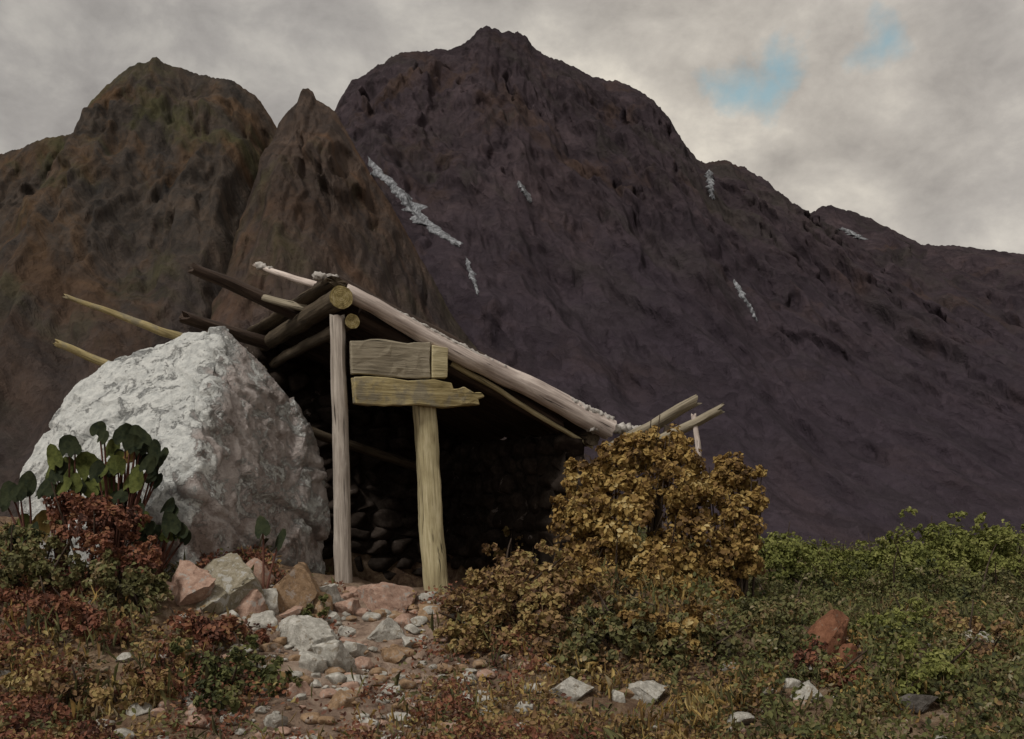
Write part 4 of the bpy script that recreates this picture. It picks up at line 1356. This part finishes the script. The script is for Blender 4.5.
R_ALL = (-4.6, 6.5)
cover('heather', 'rust and dark red heather cushions on the left slope', L_RUST, 42000, (-4.6, 1.4), (4.2, 8.6), 0.030, 1.7, lambda x, y: sstep(0.9, -0.8, x), 1, False)
cover('heather', 'dull brown heather cushions over the slope', L_BROWN, 48000, R_ALL, (4.2, 12.6), 0.034, 1.7, lambda x, y: 0.8 - 0.65 * sstep(1.3, 2.2, x), 2, False)
cover('ground_cover', 'olive low plants over the slope', L_MIX, 44000, R_ALL, (4.2, 12.8), 0.034, 1.8, lambda x, y: 0.45 + 0.55 * sstep(0.5, 2.0, x), 3, False)
cover('ground_cover', 'dark green low plants on the right slope', L_DKGREEN, 60000, (0.3, 7.5), (4.2, 13.0), 0.036, 1.7, lambda x, y: sstep(0.8, 1.8, x), 4, False, 0.22, 0.22)
cover('ground_cover', 'ochre leaved low plants in the middle of the slope', L_OCHRE, 16000, (-1.5, 3.5), (4.6, 9.0), 0.034, 1.7, lambda x, y: sstep(-0.6, 0.4, x) * sstep(3.2, 2.0, x), 7, False, 0.14, 0.55)
cover('grass', 'dry tawny grass blades on the slope', L_OCHRE, 9000, (-4.6, 6.5), (4.2, 10), 0.07, 12.0, lambda x, y: 0.35 + 0.4 * sstep(-0.8, 0.2, x) - 0.65 * sstep(1.4, 2.2, x), 5, True)
cover('grass', 'olive grass blades on the slope', L_MIX, 16000, (-4.6, 7.0), (4.2, 12.5), 0.08, 12.0, lambda x, y: 0.6 + 0 * x, 6, True)


# big round leaves before the boulder
def round_leaf(c, rx, ry, nrm, seed):
    r = random.Random(seed)
    n = nrm.normalized()
    up = Vector((0, 0, 1))
    x = up.cross(n).normalized() if abs(n.z) < 0.95 else Vector((1, 0, 0))
    y = n.cross(x)
    a0 = r.uniform(-0.5, 0.5)
    V, Fc = [], []
    rings, seg = 5, 22
    V.append(c[:])
    for i in range(1, rings + 1):
        t = i / rings
        for j in range(seg):
            a = j / seg * 2 * math.pi
            w = 1 + 0.07 * math.sin(a * 3 + a0 * 9) + 0.03 * math.sin(a * 11 + seed)
            if abs((a - math.pi * 1.5)) < 0.32:
                w *= 0.62
            px = math.cos(a) * rx * t * w
            pyy = math.sin(a) * ry * t * w
            cup = 0.22 * (t * t) * min(rx, ry) - 0.35 * abs(px) + 0.05 * rx * math.sin(a * 4 + seed) * t * t
            p = c + x * (px * math.cos(a0) - pyy * math.sin(a0)) + y * (px * math.sin(a0) + pyy * math.cos(a0)) + n * cup
            V.append(p[:])
    for j in range(seg):
        Fc.append((0, 1 + j, 1 + (j + 1) % seg))
    for i in range(rings - 1):
        for j in range(seg):
            a, b = 1 + i * seg + j, 1 + i * seg + (j + 1) % seg
            Fc.append((a, a + seg, b + seg, b))
    return V, Fc


def bigleaf_mat(name, c0, c1):
    m, t, b = new_mat(name, 0.85, 0.08)
    tc = t.n('ShaderNodeTexCoord')
    n = t.noise(tc.outputs['Object'], 9.0, 5, 0.65)
    n2 = t.noise(tc.outputs['Object'], 40.0, 4, 0.65)
    f = t.math('ADD', t.math('MULTIPLY', n.outputs['Fac'], 0.6), t.math('MULTIPLY', n2.outputs['Fac'], 0.4))
    c = t.ramp(f, [(0.38, c0), (0.62, c1)])
    t.link(c, b.inputs['Base Color'])
    bump(t, b, n2.outputs['Fac'], 0.6, 0.01)
    return m


BL_MID = bigleaf_mat('mid_green_leaf', (0.030, 0.038, 0.011), (0.115, 0.128, 0.036))
BL_DARK = bigleaf_mat('dark_green_leaf', (0.012, 0.017, 0.010), (0.036, 0.042, 0.020))
BL_YEL = bigleaf_mat('yellowing_leaf', (0.085, 0.065, 0.020), (0.17, 0.11, 0.035))


def leafy(label, base_px, Y, leaves, stem_mat, seed, group='broad leaved plants before the boulder'):
    bp = at(base_px, 500, Y)
    base = Vector((bp.x, bp.y, gz(bp.x, bp.y)))
    root = empty('leafy_plant', base, label, 'plant', group)
    rr = random.Random(seed)
    leaves = list(leaves) + [(px + rr.choice((-1, 1)) * rx * rr.uniform(0.5, 0.9), py + ry * rr.uniform(0.1, 0.8), rx * 0.72, ry * 0.78, rr.choice('mdd')) for px, py, rx, ry, m in leaves if len(leaves) > 2]
    for i, (px, py, rx, ry, m) in enumerate(leaves):
        yy = Y + rr.uniform(-0.12, 0.10)
        c = at(px, py, yy)
        nrm = Vector((rr.uniform(-0.8, 0.6), -1, rr.uniform(0.05, 0.8)))
        V, Fc = round_leaf(c, rx * 0.98 * yy / F, ry * 1.02 * yy / F, nrm, seed + i)
        link_mesh('leaf', V, Fc, {'m': BL_MID, 'd': BL_DARK, 'y': BL_YEL}[m], root, smooth=True)
        back = c + Vector((0, 0.02, 0))
        mid = base.lerp(back, 0.55) + Vector((rr.uniform(-0.04, 0.04), 0.05, 0.05))
        pts = [(base + Vector((0, 0, -0.05))).lerp(mid, t).lerp(mid.lerp(back, t), t) for t in np.linspace(0, 1, 8)]
        V, Fc = tube(pts, 0.011, 0.006, 6)
        link_mesh('stem', V, Fc, stem_mat, root, smooth=True)


leafy('broad leaved green plant with a reddish stem in front of the boulder', 112, 6.95,
      [(98, 430, 8, 10, 'd'), (88, 466, 12, 15, 'm'), (102, 480, 11, 13, 'm'), (112, 449, 10, 11, 'm'), (124, 436, 10, 13, 'd'), (140, 438, 11, 14, 'd'), (153, 454, 10, 15, 'd'), (140, 462, 10, 14, 'd'), (134, 480, 11, 15, 'm'), (117, 466, 9, 12, 'm'), (128, 456, 9, 9, 'y'),
       (84, 488, 10, 12, 'm'), (112, 492, 11, 11, 'm'), (126, 494, 10, 11, 'd'), (150, 474, 9, 12, 'd'), (96, 498, 10, 10, 'd'), (108, 470, 9, 10, 'y'), (142, 448, 9, 11, 'd')],
      REDSTEM, 41)
leafy('small dark leaved plant left of the reddish stemmed plant', 60, 6.95,
      [(68, 446, 10, 12, 'd'), (54, 458, 9, 14, 'm'), (50, 472, 9, 13, 'm'), (66, 470, 10, 14, 'm'), (62, 488, 10, 12, 'm'), (46, 488, 9, 11, 'd'), (74, 484, 9, 11, 'm')], REDSTEM, 61)
leafy('green sprig hanging low before the boulder under the broad leaves', 150, 6.9,
      [(133, 506, 8, 11, 'm'), (140, 522, 10, 12, 'm'), (170, 525, 12, 13, 'd'), (180, 532, 9, 10, 'd'), (168, 507, 8, 10, 'd'), (146, 537, 10, 9, 'd'), (158, 534, 9, 10, 'd')], REDSTEM, 75)
leafy('dark and yellowing leaves at the left edge below the boulder', 30, 6.9,
      [(27, 484, 11, 13, 'd'), (10, 494, 11, 13, 'd'), (40, 526, 11, 16, 'y'), (22, 528, 10, 15, 'm')], REDSTEM, 85)
leafy('two upright dark leaves on thin red stems above the orange pink stone', 262, 6.85,
      [(262, 528, 8, 14, 'd'), (280, 540, 6, 12, 'd')], REDSTEM, 95)
